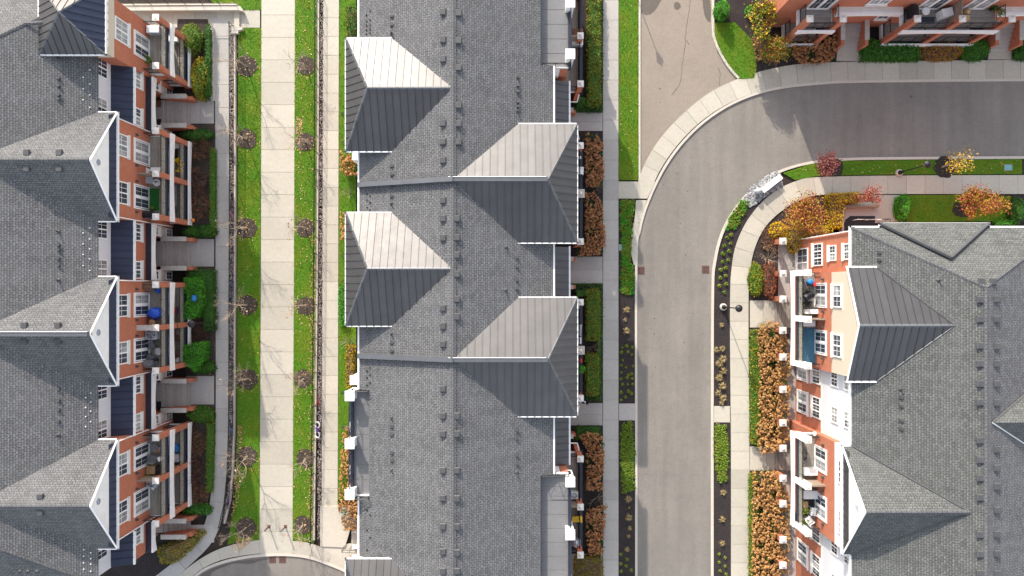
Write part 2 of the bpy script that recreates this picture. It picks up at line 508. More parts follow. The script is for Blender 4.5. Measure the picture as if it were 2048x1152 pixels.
M['brown_fabric'] = plain('brown_fabric', (0.16,0.085,0.05), 0.85, 0, 0.2, 6)
M['silver'] = plain('silver_cover', (0.42,0.45,0.50), 0.35, 0.4, 0.2, 5)
M['plastic_white'] = plain('white_plastic', (0.80,0.80,0.79), 0.4, 0, 0.04, 3)
M['ac_white'] = plain('white_enamel', (0.72,0.74,0.75), 0.4, 0, 0.06, 3)
M['ac_grey'] = plain('grey_enamel', (0.40,0.43,0.47), 0.45, 0, 0.1, 3)
M['straw_weave'] = plain('woven_straw', (0.55,0.38,0.17), 0.85, 0, 0.25, 20)
M['red'] = plain('red_plastic', (0.5,0.03,0.03), 0.5, 0, 0.1, 4)
M['magenta'] = plain('magenta_paint', (0.55,0.06,0.22), 0.4, 0, 0.1, 4)
M['purple'] = plain('purple_paint', (0.12,0.05,0.28), 0.4, 0, 0.15, 4)
M['bike_blue'] = plain('blue_paint', (0.03,0.10,0.35), 0.35, 0.2, 0.15, 4)
M['orange'] = plain('orange_skin', (0.65,0.20,0.03), 0.6, 0, 0.1, 4)
M['rusty'] = plain('rusty_iron', (0.16,0.085,0.07), 0.8, 0.3, 0.3, 14)
M['bluegreen'] = plain('blue_green_plastic', (0.16,0.36,0.38), 0.6, 0, 0.1, 4)
def tinted():
    m, nt, b = _mat('tinted_panel')
    b.inputs['Base Color'].default_value = (0.52,0.50,0.40,1)
    b.inputs['Roughness'].default_value = 0.25
    b.inputs['Alpha'].default_value = 0.30
    return m
M['panel'] = tinted()
M['rubber'] = plain('rubber', (0.02,0.02,0.022), 0.8, 0, 0.2, 6)
M['terracotta'] = plain('clay', (0.33,0.13,0.07), 0.8, 0, 0.15, 5)

# ------------------------------------------------------------------ geometry tools
def spline(pts, step=12.0):
    """Catmull-Rom through points, resampled at about `step`"""
    P = [pts[0]] + list(pts) + [pts[-1]]
    out = []
    for i in range(1, len(P)-2):
        p0, p1, p2, p3 = P[i-1], P[i], P[i+1], P[i+2]
        n = max(1, int(math.dist(p1, p2)/step))
        for k in range(n):
            t = k/n
            out.append(tuple(0.5*((2*p1[j]) + (-p0[j]+p2[j])*t + (2*p0[j]-5*p1[j]+4*p2[j]-p3[j])*t*t + (-p0[j]+3*p1[j]-3*p2[j]+p3[j])*t**3) for j in (0,1)))
    out.append(tuple(pts[-1]))
    return out
def resample(pts, n):
    L = [0.0]
    for a, b in zip(pts[:-1], pts[1:]): L.append(L[-1] + math.dist(a, b))
    out, j = [], 0
    for k in range(n+1):
        s = L[-1]*k/n
        while j < len(L)-2 and L[j+1] < s: j += 1
        t = 0 if L[j+1] == L[j] else (s-L[j])/(L[j+1]-L[j])
        out.append((pts[j][0]+(pts[j+1][0]-pts[j][0])*t, pts[j][1]+(pts[j+1][1]-pts[j][1])*t))
    return out
def offset(pts, d):
    out = []
    for i, p in enumerate(pts):
        a = pts[max(0,i-1)]; b = pts[min(len(pts)-1,i+1)]
        tx, ty = b[0]-a[0], b[1]-a[1]
        L = math.hypot(tx, ty) or 1
        out.append((p[0]-ty/L*d, p[1]+tx/L*d))
    return out
def inside(p, poly):
    c = False; n = len(poly); j = n-1
    for i in range(n):
        if (poly[i][1] > p[1]) != (poly[j][1] > p[1]) and p[0] < (poly[j][0]-poly[i][0])*(p[1]-poly[i][1])/(poly[j][1]-poly[i][1])+poly[i][0]:
            c = not c
        j = i
    return c
def scatter(poly, n, rnd, mind=0.0):
    xs = [p[0] for p in poly]; ys = [p[1] for p in poly]
    out, cell, tries = [], {}, 0
    while len(out) < n and tries < n*25:
        tries += 1
        p = (rnd.uniform(min(xs),max(xs)), rnd.uniform(min(ys),max(ys)))
        if not inside(p, poly): continue
        if mind > 0:
            k = (int(p[0]//mind), int(p[1]//mind))
            if any(math.dist(p, q) < mind for a in (-1,0,1) for b in (-1,0,1) for q in cell.get((k[0]+a,k[1]+b), ())): continue
            cell.setdefault(k, []).append(p)
        out.append(p)
    return out
def leaf(mb, p, size, rnd, up=0.5, asp=0.6):
    """one small folded leaf: two triangles"""
    n = Vector((rnd.gauss(0,1), rnd.gauss(0,1), rnd.gauss(0,1)+up*2)).normalized()
    a = n.cross(Vector((rnd.gauss(0,1), rnd.gauss(0,1), rnd.gauss(0,1)))).normalized()
    b = n.cross(a)
    s = size*rnd.uniform(0.7,1.3); w = s*asp
    P = Vector(p)
    v = [P - a*s*0.5, P + b*w*0.5 + n*s*0.08, P + a*s*0.5, P - b*w*0.5 + n*s*0.08]
    mb.add([tuple(q) for q in v], [(0,1,2,3)])

# ------------------------------------------------------------------ ground
g = MB().box(-75, 75, -55, 55, -0.6, -0.14).build('ground', M['soil']); struct(g)

def sheet(name, poly, mat, z0=-0.13, z1=0.0, parent=None):
    o = MB().prism(poly, z0, z1).build(name, mat, parent)
    if parent is None: struct(o)
    return o
def paving(name, side_a, side_b, n, z=0.0, mat='concrete', gap=0.013, sub=1, jitter=0.004, px=True, base=True, z0=-0.13):
    """a paved strip: dark joint bed + n separate slabs between two edge lines"""
    if px: side_a, side_b = WL(side_a), WL(side_b)
    m = n*sub
    A = resample(side_a, m)
    fine = resample(side_b, max(200, m*12))
    B, j = [], 0
    for p in A:
        j = min(range(j, len(fine)), key=lambda q: (fine[q][0]-p[0])**2+(fine[q][1]-p[1])**2)
        B.append(fine[j])
    B[0], B[-1] = side_b[0], side_b[-1]
    root = MB().prism(A + B[::-1], z0, z-0.02).build(name, M['joint']); struct(root)
    for k in range(n):
        a, b = A[k*sub:(k+1)*sub+1], B[k*sub:(k+1)*sub+1]
        def trim(l):
            l = list(l)
            for e, f in ((0,1),(-1,-2)):
                L = math.dist(l[e], l[f]); t = min(0.4, gap/max(L,1e-6))
                l[e] = (l[e][0]+(l[f][0]-l[e][0])*t, l[e][1]+(l[f][1]-l[e][1])*t)
            return l
        a, b = trim(a), trim(b)
        zz = z + random.uniform(-jitter, jitter)
        o = MB().prism(a + b[::-1], z-0.06, zz).build('slab', M[mat], root)
    return root
def kerb(name, line, w, z=0.02, mat='kerb', px=True, seg=None, z0=-0.14):
    if px: line = WL(line)
    o = offset(line, w)
    n = len(line)
    mb = MB()
    mb.prism(list(line) + o[::-1], z0, z)
    r = mb.build(name, M[mat]); struct(r)
    return r

# asphalt
lane_out = [(1275,1200),(1275,900),(1275,530),(1282,460),(1298,405),(1330,338),(1370,283),(1420,237),(1480,202),(1550,180),(1640,169),(1740,165),(2110,161)]
lane_in = [(1422,1200),(1422,800),(1423,580),(1427,525),(1441,468),(1468,418),(1508,373),(1558,341),(1620,323),(1690,316),(1800,314),(2110,312)]
LO, LI = spline(lane_out), spline(lane_in)
LOa, LIa = resample(LO, 60), resample(LI, 60)
mb = MB()
for k in range(60):
    q = [W(*LOa[k], -0.10), W(*LIa[k], -0.10), W(*LIa[k+1], -0.10), W(*LOa[k+1], -0.10)]
    mb.poly(q)
road = mb.build('lane', M['lane']); struct(road)
old = sheet('old_lane', WL([(1281,-40),(1425,-40),(1424,60),(1436,105),(1468,150),(1490,160),(1480,200),(1330,335),(1285,375),(1281,365)]), M['old'], -0.13, -0.115)
def blob(pts, name, z=-0.094, mat='stain'):
    o = MB().poly([W(a,b,z) for a,b in spline(pts+[pts[0]], 5)[:-1]][::-1]).build(name, M[mat]); struct(o)
blob([(1282,-20),(1330,-20),(1318,8),(1309,22),(1302,28),(1290,30),(1283,24)], 'oil_stain', -0.110)
blob([(1348,6),(1354,3),(1360,7),(1362,14),(1356,20),(1349,18)], 'oil_stain', -0.110)
blob([(1405,0),(1420,0),(1421,45),(1415,42),(1409,30),(1406,12)], 'asphalt_patch', -0.110)
for (x,y,r) in [(1309,355,2),(1355,348,2),(1375,382,2),(1327,370,1.5),(1367,425,1.6),(1361,446,1.4),(1371,510,1.6),(1309,637,2),(1308,668,2),(1302,657,1.5),(1368,685,1.6),(1310,735,1.5),(1366,733,1.6),(1387,627,1.4),(1293,832,1.5),(1822,193,3.2),(1320,177,2),(1320,205,1.5)]:
    blob([(x-r,y),(x,y-r),(x+r,y+.3*r),(x+.2*r,y+r)], 'tar_spot', -0.0965 if y > 250 or x > 1500 else -0.110)
# cracks sealed by dark tar: thin raised beads
for pts in [[(1381,0),(1377,30),(1372,62),(1370,90),(1366,118),(1364,140),(1360,165),(1352,180),(1343,190)],[(1372,80),(1378,88)],[(1437,135),(1440,150),(1438,172)]]:
    P = [W(a+random.uniform(-1,1), b, -0.114) for a,b in spline(pts, 5)]
    struct(MB().path(P, 0.022, 4).build('crack', M['stain']))

# kerbs of the lane
kerb('kerb', spline([(1275,1200),(1275,900),(1275,530),(1282,460),(1298,405),(1330,338),(1370,283),(1420,237),(1480,202),(1550,180),(1640,169),(1740,165),(2110,161)]), 0.20)
kerb('kerb', LI, -0.22)
kerb('kerb', [(1281,-40),(1281,150),(1281,360)], -0.16)
kerb('kerb', spline([(1424,-40),(1424,55),(1428,82),(1438,106),(1452,130),(1468,150),(1476,158)]), 0.2)

# pavement along the outer side of the bend
sw_out = spline([(1276,362),(1292,322),(1318,280),(1358,235),(1415,188),(1475,158),(1540,138),(1600,128),(1680,124),(1800,122),(2110,119)])
sw_in = spline([(1303,377),(1326,330),(1366,277),(1416,232),(1478,197),(1548,176),(1640,165),(1740,161),(2110,157)])
paving('sidewalk', sw_out, sw_in, 27, 0.0, 'concrete', sub=3)
paving('crosswalk_apron', [(1237,363),(1276,363),(1311,363)], [(1237,397),(1276,397),(1295,397)], 2, 0.0, 'concrete')
paving('concrete_apron', spline([(1272,400),(1269,440),(1262,470),(1261,500),(1268,530)]), spline([(1294,400),(1281,440),(1275,475),(1271,505),(1270,530)]), 3, 0.0, 'concrete', sub=4)
# pavement along the middle building, east side
paving('sidewalk', [(1206,-40),(1206,1200)], [(1237,-40),(1237,1200)], 31, 0.0, 'concrete2')
for y0, y1 in ((225,262),(513,567),(806,851),(1108,1200)):
    paving('front_path', [(1140,y0),(1140,y1)], [(1205,y0),(1205,y1)], 2, 0.0, 'concrete2')
paving('crossing_slab', [(1238,807),(1238,841)], [(1270,807),(1270,841)], 1, 0.0, 'concrete2')
# pavement right of the lane
rs_out = spline([(1462,1200),(1462,900),(1460,620),(1464,530),(1476,478),(1502,430),(1542,388),(1592,362),(1640,354),(1800,351),(2110,350)])
rs_in = spline([(1499,1200),(1499,900),(1497,620),(1500,545),(1510,495),(1532,452),(1570,417),(1612,396),(1655,389),(1800,388),(2110,388)])
paving('sidewalk', rs_out, rs_in, 38, 0.0, 'concrete', sub=3)
paving('crossing_slab', [(1428,812),(1428,845)], [(1460,812),(1460,845)], 1, 0.0, 'concrete')
paving('entrance_path', [(1500,601),(1552,601)], [(1500,655),(1552,655)], 2, 0.0, 'concrete')
paving('entrance_path', [(1500,893),(1565,893)], [(1500,941),(1565,941)], 2, 0.0, 'concrete')
paving('building_path', [(1556,470),(1600,470)], [(1556,1200),(1600,1200)], 1, 0.0, 'concrete2')
paving('entrance_path', [(1688,390),(1800,390)], [(1688,444),(1800,444)], 2, 0.0, 'concrete')
paving('entrance_path', [(1676,70),(1673,122)], [(1723,70),(1722,122)], 2, 0.0, 'concrete')
paving('entrance_path', [(1984,55),(1976,119)], [(2034,55),(2032,119)], 2, 0.0, 'concrete')
# wide walkway and the two narrow ones
paving('walkway', [(523,-60),(522,500),(519,1108)], [(590,-60),(589,500),(585,1108)], 26, 0.0, 'concrete')
paving('narrow_walkway', [(646,-40),(643,1090)], [(678,-40),(675,1090)], 30, 0.0, 'concrete')
paving('narrow_walkway', spline([(424,30),(430,200),(431,500),(431,850),(425,960),(412,1040),(385,1090),(340,1130),(280,1175)]), spline([(462,50),(459,200),(458,500),(457,850),(451,980),(440,1050),(420,1090),(380,1130),(330,1175)]), 26, 0.0, 'concrete2', sub=3)
paving('north_path', [(258,20),(520,20)], [(292,55),(520,55)], 6, -0.02, 'concrete')
for y0, y1 in ((196,247),(478,533),(752,809),(1050,1085)):
    paving('stair_path', [(372,y0),(428,y0)], [(372,y1),(428,y1)], 2, 0.0, 'concrete2')
# turning circle at the bottom left
cul = spline([(362,1200),(395,1152),(440,1129),(500,1116),(560,1112),(610,1116),(655,1130),(700,1152),(745,1200)])
struct(MB().poly([W(a,b,-0.10) for a,b in cul][::1]).build('turning_circle', M['lane']))
kerb('kerb', cul, 0.22)
blob([(400,1150),(430,1135),(470,1124),(520,1118),(545,1117),(520,1122),(500,1128),(470,1127),(450,1133),(425,1145),(415,1165)], 'damp_patch', -0.095)
paving('sidewalk', spline([(330,1175),(380,1132),(425,1104),(470,1088),(519,1080)]), spline([(372,1168),(400,1140),(440,1121),(480,1112),(519,1107)]), 5, 0.0, 'concrete', sub=3)
paving('sidewalk', spline([(585,1082),(620,1086),(660,1105),(700,1130)]), spline([(585,1107),(610,1111),(650,1122),(695,1143)]), 3, 0.0, 'concrete', sub=3)
# plinth terrace at the bottom of the middle walkway
sheet('sidewalk_corner', WL([(641,1088),(716,1088),(716,1170),(705,1150),(660,1112),(641,1100)]), M['concrete'], -0.13, -0.005)
sheet('terrace_slab', WL([(641,1012),(715,1012),(690,1094),(641,1092)]), M['concrete'], -0.1, 0.10)

# lawns
LAWNS = [('lawn', [(476,56),(523,56),(519,1080),(470,1085),(455,1090),(470,1000),(474,850)]),
         ('lawn', [(400,-40),(523,-40),(523,20),(440,20),(400,-20)]),
         ('lawn', [(590,-60),(634,-60),(632,500),(628,1086),(585,1080),(588,500)]),
         ('lawn', [(1238,-40),(1278,-40),(1277,360),(1238,360)]),
         ('lawn', [(1426,45),(1470,45),(1505,80),(1514,130),(1508,157),(1476,158),(1452,130),(1436,100),(1427,75)]),
         ('lawn', [(1566,346),(1640,322),(2044,318),(2044,348),(1800,349),(1640,351),(1590,360)]),
         ('lawn', [(1813,390),(1905,390),(2024,392),(2024,442),(1813,444)]),
         ('lawn', [(679,-40),(712,-40),(712,1000),(676,1000)])]
rg = random.Random(3)
blades = MB()
for nm, pts in LAWNS:
    P = WL(pts)
    sheet(nm, P, M['grass'], -0.13, 0.004)
    ar = abs(sum(P[i][0]*P[(i+1)%len(P)][1]-P[(i+1)%len(P)][0]*P[i][1] for i in range(len(P))))/2
    for (x, y) in scatter(P, int(ar*150), rg):
        h = rg.uniform(0.04, 0.11); t = rg.uniform(0, 6.283); w = rg.uniform(0.012, 0.03)
        dx, dy = math.cos(t)*w, math.sin(t)*w
        lx, ly = rg.gauss(0, 0.05), rg.gauss(0, 0.05)
        blades.add([(x-dx,y-dy,0),(x+dx,y+dy,0),(x+lx,y+ly,h)], [(0,1,2)])
tag(blades.build('grass', M['blades']), 'green blades of grass all over the lawns', 'grass', kind='stuff')

# mulch beds
BEDS = [('mulch_bed', [(1238,398),(1270,398),(1262,470),(1268,540),(1270,806),(1238,806)], 'mulch'),
        ('mulch_bed', [(1238,842),(1270,842),(1270,1200),(1238,1200)], 'mulch'),
        ('mulch_bed', [(1428,600),(1433,520),(1452,462),(1490,412),(1520,390),(1540,386),(1502,430),(1476,478),(1464,530),(1460,620),(1460,811),(1428,811)], 'mulch'),
        ('mulch_bed', [(1428,846),(1461,846),(1461,1200),(1428,1200)], 'mulch'),
        ('mulch_bed', [(1500,600),(1502,545),(1512,495),(1534,452),(1572,418),(1614,397),(1688,390),(1688,470),(1620,600)], 'mulch'),
        ('mulch_bed', [(1500,656),(1580,656),(1580,892),(1500,892)], 'mulch'),
        ('mulch_bed', [(1500,942),(1580,942),(1580,1200),(1500,1200)], 'mulch'),
        ('mulch_bed', [(1426,-40),(1570,-40),(1690,60),(1676,120),(1600,126),(1540,136),(1509,150),(1514,128),(1505,80),(1470,44),(1426,44)], 'mulch'),
        ('mulch_bed', [(1723,60),(1984,60),(1977,118),(1723,121)], 'mulch'),
        ('mulch_bed', [(2034,50),(2110,50),(2110,118),(2032,118)], 'mulch'),
        ('mulch_bed', [(1150,-40),(1205,-40),(1205,224),(1145,224)], 'mulch'),
        ('mulch_bed', [(1150,263),(1205,263),(1205,512),(1140,512)], 'mulch'),
        ('mulch_bed', [(1150,568),(1205,568),(1205,805),(1150,805)], 'mulch'),
        ('mulch_bed', [(1140,852),(1205,852),(1205,1107),(1140,1107)], 'mulch'),
        ('mulch_bed', [(355,38),(415,38),(420,60),(420,195),(372,195),(350,120)], 'mulch_brown'),
        ('mulch_bed', [(372,248),(431,248),(431,477),(372,477)], 'mulch_brown'),
        ('mulch_bed', [(372,534),(431,534),(431,751),(372,751)], 'mulch_brown'),
        ('mulch_bed', [(372,810),(430,810),(426,950),(410,1030),(372,1049)], 'mulch_brown'),
        ('mulch_bed', [(220,1100),(300,1090),(390,1086),(413,1086),(330,1160),(220,1200)], 'mulch'),
        ('mulch_bed', [(1650,392),(1720,392),(1720,470),(1650,470)], 'mulch'),
        ('mulch_bed', [(1800,389),(1812,389),(1812,446),(1800,446)], 'mulch'),
        ('mulch_bed', [(2025,390),(2110,390),(2110,446),(2025,446)], 'mulch')]
for nm, pts, mt in BEDS:
    sheet(nm, WL(pts), M[mt], -0.13, -0.012)
def disc(name, px, py, r, mat, z, z0=-0.1, seed=0, ry=None):
    rr = random.Random(seed); c = W2(px, py)
    pts = []
    for i in range(22):
        t = 2*math.pi*i/22; k = r*rr.uniform(0.88, 1.08)
        pts.append((c[0]+k*math.cos(t), c[1]+(ry or r)/r*k*math.sin(t)))
    o = MB().prism(pts, z0, z).build(name, M[mat]); struct(o)
disc('mulch_ring', 1668, 336, 0.8, 'mulch', 0.03, seed=5)
disc('mulch_ring', 1890, 334, 0.95, 'mulch', 0.03, seed=6)
disc('mulch_ring', 1926, 418, 0.95, 'mulch', 0.03, seed=9, ry=0.75)
# stones under the fences
def pebbles(name, label, poly, n, size, mat, seed, z=0.0):
    rr = random.Random(seed); mb = MB()
    for (x, y) in scatter(poly, n, rr):
        s = size*rr.uniform(0.6, 1.4)
        mb.ell((x, y, z+s*0.25), (s*rr.uniform(0.7,1.2), s*rr.uniform(0.7,1.2), s*0.6), 5, 3)
    tag(mb.build(name, M[mat]), label, 'stones', kind='stuff')
pebbles('river_stones', 'mixed river stones in the strip beside the left walkway fence', WL([(459,50),(470,50),(468,600),(466,980),(450,1040),(446,1040),(458,960)]), 3200, 0.055, 'gravel', 1)
pebbles('river_stones', 'mixed river stones in the strip beside the fence of the middle walkway', WL([(638,-20),(646,-20),(643,1078),(635,1078)]), 2600, 0.055, 'gravel', 2)
wg = WL([(1484,402),(1500,376),(1530,354),(1553,342),(1562,352),(1566,372),(1540,386),(1512,408),(1500,414)])
sheet('gravel_bed', wg, M['mulch_brown'], -0.13, -0.02)
pebbles('white_gravel', 'bright white gravel in the bend beside the curved sidewalk', wg, 1000, 0.095, 'white_gravel', 3)

# ------------------------------------------------------------------ building kit
class Fr:
    """a facade: u runs along the wall, n outwards from it, z up"""
    def __init__(s, c, d):
        s.c, s.d = c, d
        s.flip = d in ('E', 'N', 'S')
        s.rz = {'E': R(-90), 'W': R(90), 'S': R(180), 'N': 0.0}[d]
    def P(s, u, n, z):
        if s.d == 'E': return (s.c+n, u, z)
        if s.d == 'W': return (s.c-n, u, z)
        if s.d == 'S': return (u, s.c-n, z)
        return (u, s.c+n, z)
    def mb(s): return MB(s.P, s.d in ('E', 'S'))

_wc = {}
def window(F, B, u, z0, z1, w, n=0.0, kind='double', pale=None, sill=True):
    """window > pane, pane, muntin, sill.  double = two sashes side by side, each four lights"""
    h = z1-z0
    pale = random.random() < 0.5 if pale is None else pale
    key = (round(w,2), round(h,2), kind, sill)
    if key not in _wc:
        fr = MB(); t = 0.085
        fr.box(-w/2-t, w/2+t, 0.0, 0.07, h, h+t+0.03); fr.box(-w/2-t, w/2+t, 0.0, 0.07, -t, 0)
        fr.box(-w/2-t, -w/2, 0.0, 0.065, 0, h); fr.box(w/2, w/2+t, 0.0, 0.065, 0, h)
        ns = {'double': 2, 'door': 2, 'triple': 3, 'single': 1}[kind]
        sw = w/ns
        for i in range(1, ns): fr.box(-w/2+i*sw-0.05, -w/2+i*sw+0.05, 0.0, 0.065, 0, h)
        mt = MB(); panes = []
        for i in range(ns):
            a = -w/2+i*sw+0.05; b = a+sw-0.1
            rows = 2
            if kind == 'door':
                q = .075
                mt.box(a, a+q, .031, .05, 0, h); mt.box(b-q, b, .031, .05, 0, h); mt.box(a+q, b-q, .031, .049, 0, .14); mt.box(a+q, b-q, .031, .049, h-.1, h)
                mt.box((a+b)/2-.009, (a+b)/2+.009, .031, .04, .14, h-.1); mt.box(a+q, b-q, .031, .0395, h*.55-.009, h*.55+.009)
            else:
                mt.box((a+b)/2-0.014, (a+b)/2+0.014, 0.031, 0.043, 0, h)
                for k in range(1, rows): mt.box(a, b, 0.031, 0.042, h*k/rows-0.014, h*k/rows+0.014)
            panes.append(MB().box(a-0.02, b+0.02, 0.005, 0.03, 0, h))
        sl = MB().box(-w/2-0.16, w/2+0.16, 0.0, 0.16, -0.24, -0.09)
        _wc[key] = (fr.mesh('window', M['white']), mt.mesh('muntin', M['white']),
                    [p.mesh('pane', M['pane_dark']) for p in panes], [p.mesh('pane', M['pane_pale']) for p in panes], sl.mesh('sill', M['offwhite']))
    fr, mt, pd, pp, sl = _wc[key]
    o = inst(fr, 'window' if kind != 'door' else 'patio_door', B, F.P(u, n, z0), F.rz)
    for i in range(len(pd)):
        p = inst((pp if (pale ^ (i == 1 and random.random() < 0.4)) else pd)[i], 'pane', o, (0,0,0))
    inst(mt, 'muntin', o, (0,0,0))
    if sill: inst(sl, 'sill', o, (0,0,0))
    return o

def clip(poly, f):
    out = []
    for i in range(len(poly)):
        a, b = poly[i], poly[(i+1) % len(poly)]
        fa, fb = f(a), f(b)
        if fa >= 0: out.append(a)
        if (fa > 0 > fb) or (fa < 0 < fb):
            t = fa/(fa-fb)
            out.append(tuple(a[j]+(b[j]-a[j])*t for j in range(3)))
    return out
def seam_roof(name, face, B, mat='metal', pitch=0.53, phase=0.0):
    """one roof face made of standing-seam panels; each panel a sub-part with its raised rib"""
    n = Vector((0,0,0)); P = [Vector(p) for p in face]
    for i in range(1, len(P)-1): n += (P[i]-P[0]).cross(P[i+1]-P[0])
    n.normalize()
    if n.z < 0: n = -n
    L = math.hypot(n.x, n.y)
    h = Vector((-n.y/L, n.x/L, 0)) if L > 1e-4 else Vector((0,1,0))
    base = MB().slab([tuple(p - n*0.035) for p in P], 0.05).build(name, M['black'], B)
    us = [p.dot(h) for p in P]
    u0 = min(us) - phase
    k = 0
    while u0 + k*pitch < max(us) - 0.02:
        a, b = u0+k*pitch, u0+(k+1)*pitch
        q = clip(clip([tuple(p) for p in P], lambda p: Vector(p).dot(h)-a-0.004), lambda p: b-0.004-Vector(p).dot(h))
        k += 1
        if len(q) < 3: continue
        mb = MB().slab(q, 0.03)
        r = clip(clip([tuple(p) for p in P], lambda p: Vector(p).dot(h)-(b-0.05)), lambda p: b-Vector(p).dot(h)-0.006)
        if len(r) >= 3 and b < max(us)+0.01:
            mb.slab([tuple(Vector(p)+n*0.045) for p in r], 0.05)
        mb.build('roof_panel', M[mat], base)
    return base
def ridge(B, a, b, mat='flash', w=0.13, name='ridge_cap', t=0.05):
    """folded cap along a hip or ridge"""
    a, b = Vector(a), Vector(b)
    d = (b-a).normalized()
    s = d.cross(Vector((0,0,1))).normalized()
    u = s.cross(d)
    mb = MB()
    prof = [-s*w - u*0.03, u*t, s*w - u*0.03, -u*0.06]
    vv = [tuple(a+p) for p in prof] + [tuple(b+p) for p in prof]
    mb.add(vv, [(0,1,5,4),(1,2,6,5),(2,3,7,6),(3,0,4,7),(3,2,1,0),(4,5,6,7)])
    return mb.build(name, M[mat], B)
def gutter(B, pts, name='gutter', w=0.065, mat='white'):
    mb = MB()
    for a, b in zip(pts[:-1], pts[1:]):
        a, b = Vector(a), Vector(b); d = b-a; L = d.length
        if abs(d.z) < 0.02:
            mb.obox(tuple((a+b)/2 + Vector((0,0,-0.07))), (L+2*w, 2*w, 0.15), math.atan2(d.y, d.x))
        else:
            mb.tube(tuple(a), tuple(b), w, w, 4)
    return mb.build(name, M[mat], B)

_pc = {}
def pillar(F, B, u, n, ztop, zswitch=None, w=0.40, cw=0.5, finial='dome', z0=0.0, mat='brick'):
    zs = zswitch or ztop
    o = F.mb().box(u-w/2, u+w/2, n-w/2, n+w/2, z0, zs).build('pillar', M[mat], B)
    if zswitch: F.mb().box(u-w/2-.02, u+w/2+.02, n-w/2-.02, n+w/2+.02, zs, ztop).build('pillar_shaft', M['white'], o)
    if cw not in _pc:
        c = MB().box(-cw/2, cw/2, -cw/2, cw/2, 0, 0.09)
        c.add([(-cw/2+.04,-cw/2+.04,.09),(cw/2-.04,-cw/2+.04,.09),(cw/2-.04,cw/2-.04,.09),(-cw/2+.04,cw/2-.04,.09),(0,0,0.17)], [(0,1,4),(1,2,4),(2,3,4),(3,0,4)])
        _pc[cw] = (c.mesh('pillar_cap', M['offwhite']), MB().ell((0,0,0.19), (0.115,0.115,0.15), 10, 6).mesh('finial', M['offwhite'], True))
    cap = inst(_pc[cw][0], 'pillar_cap', o, tuple(F.P(u, n, ztop)))
    if finial == 'globe':
        inst(_pc[cw][1], 'finial', o, tuple(F.P(u, n, ztop)))
    return o
def rail(F, parent, a, b, z, h=1.05, nx=3, mat='black', cross=True, name='railing'):
    """balcony rail from a=(u,n) to b=(u,n): rails, posts and crossed bars"""
    mb = F.mb()
    du, dn = b[0]-a[0], b[1]-a[1]
    at = lambda t, zz: (a[0]+du*t, a[1]+dn*t, zz)
    L = math.hypot(du, dn)
    def bar(p, q, r): mb.tube(p, q, r, r, 4)
    bar(at(0,z+h), at(1,z+h), 0.032); bar(at(0,z+0.1), at(1,z+0.1), 0.024); bar(at(0,z+h-.16), at(1,z+h-.16), 0.014)
    for i in range(nx+1):
        bar(at(i/nx,z), at(i/nx,z+h), 0.034)
    if cross:
        for i in range(nx):
            bar(at(i/nx,z+0.1), at((i+1)/nx,z+h-.16), 0.011); bar(at(i/nx,z+h-.16), at((i+1)/nx,z+0.1), 0.011)
    else:
        k = int(L/0.12)
        for i in range(1, k): bar(at(i/k,z+0.1), at(i/k,z+h), 0.009)
    return mb.build(name, M[mat], parent)
def deck(F, B, u0, u1, n0, n1, z, along='u', mat=None, name='balcony_deck'):
    """a slab with loose boards on top"""
    o = F.mb().box(u0, u1, n0, n1, z-0.22, z-0.03).build(name, M['darkblue'], B)
    mb = F.mb()
    if along == 'u':
        k = max(1, int((n1-n0)/0.15)); s = (n1-n0)/k
        for i in range(k): mb.box(u0, u1, n0+i*s+0.008, n0+(i+1)*s-0.008, z-0.03, z-random.uniform(0,.006))
    else:
        k = max(1, int((u1-u0)/0.15)); s = (u1-u0)/k
        for i in range(k): mb.box(u0+i*s+0.008, u0+(i+1)*s-0.008, n0, n1, z-0.03, z-random.uniform(0,.006))
    m = mat or ('deck' if F.d in 'EW' else 'deck_x')
    mb.build('deck_boards', M[m], o, kind='stuff')
    return o
def arch_beam(F, B, u0, u1, n, ztop, hgt, rise, t=0.13, name='fascia', mat='white'):
    k = 12
    P = [(u0, ztop), (u1, ztop)] + [(u1+(u0-u1)*i/k, ztop-hgt+rise*math.sin(math.pi*i/k)) for i in range(k+1)]
    mb = F.mb()
    m = len(P)
    vv = [(p[0], n, p[1]) for p in P] + [(p[0], n+t, p[1]) for p in P]
    # split into quads so that the concave outline stays clean
    fs = [(i,(i+1)%m,m+(i+1)%m,m+i) for i in range(m)]
    top = [(u0+(u1-u0)*i/k, ztop) for i in range(k+1)][::-1]
    b = len(vv)
    vv += [(p[0], n, p[1]) for p in top] + [(p[0], n+t, p[1]) for p in top]
    for i in range(k):
        fs.append((2+i, 3+i, b+i+1, b+i))
        fs.append((m+3+i, m+2+i, b+k+1+i, b+k+1+i+1))
    mb.add(vv, fs)
    return mb.build(name, M[mat], B)
def lamp_bracket(F, B, u, z):
    if 'wl' not in _pc:
        m = MB().box(-.07,.07,0,.05,-.1,.12).obox((0,.12,.05),(.15,.15,.1)).tube((0,.12,0),(0,.12,-.16),.06,.05,6)
        _pc['wl'] = m.mesh('wall_lamp', M['vent'])
    inst(_pc['wl'], 'wall_lamp', B, F.P(u, 0.0, z), F.rz)

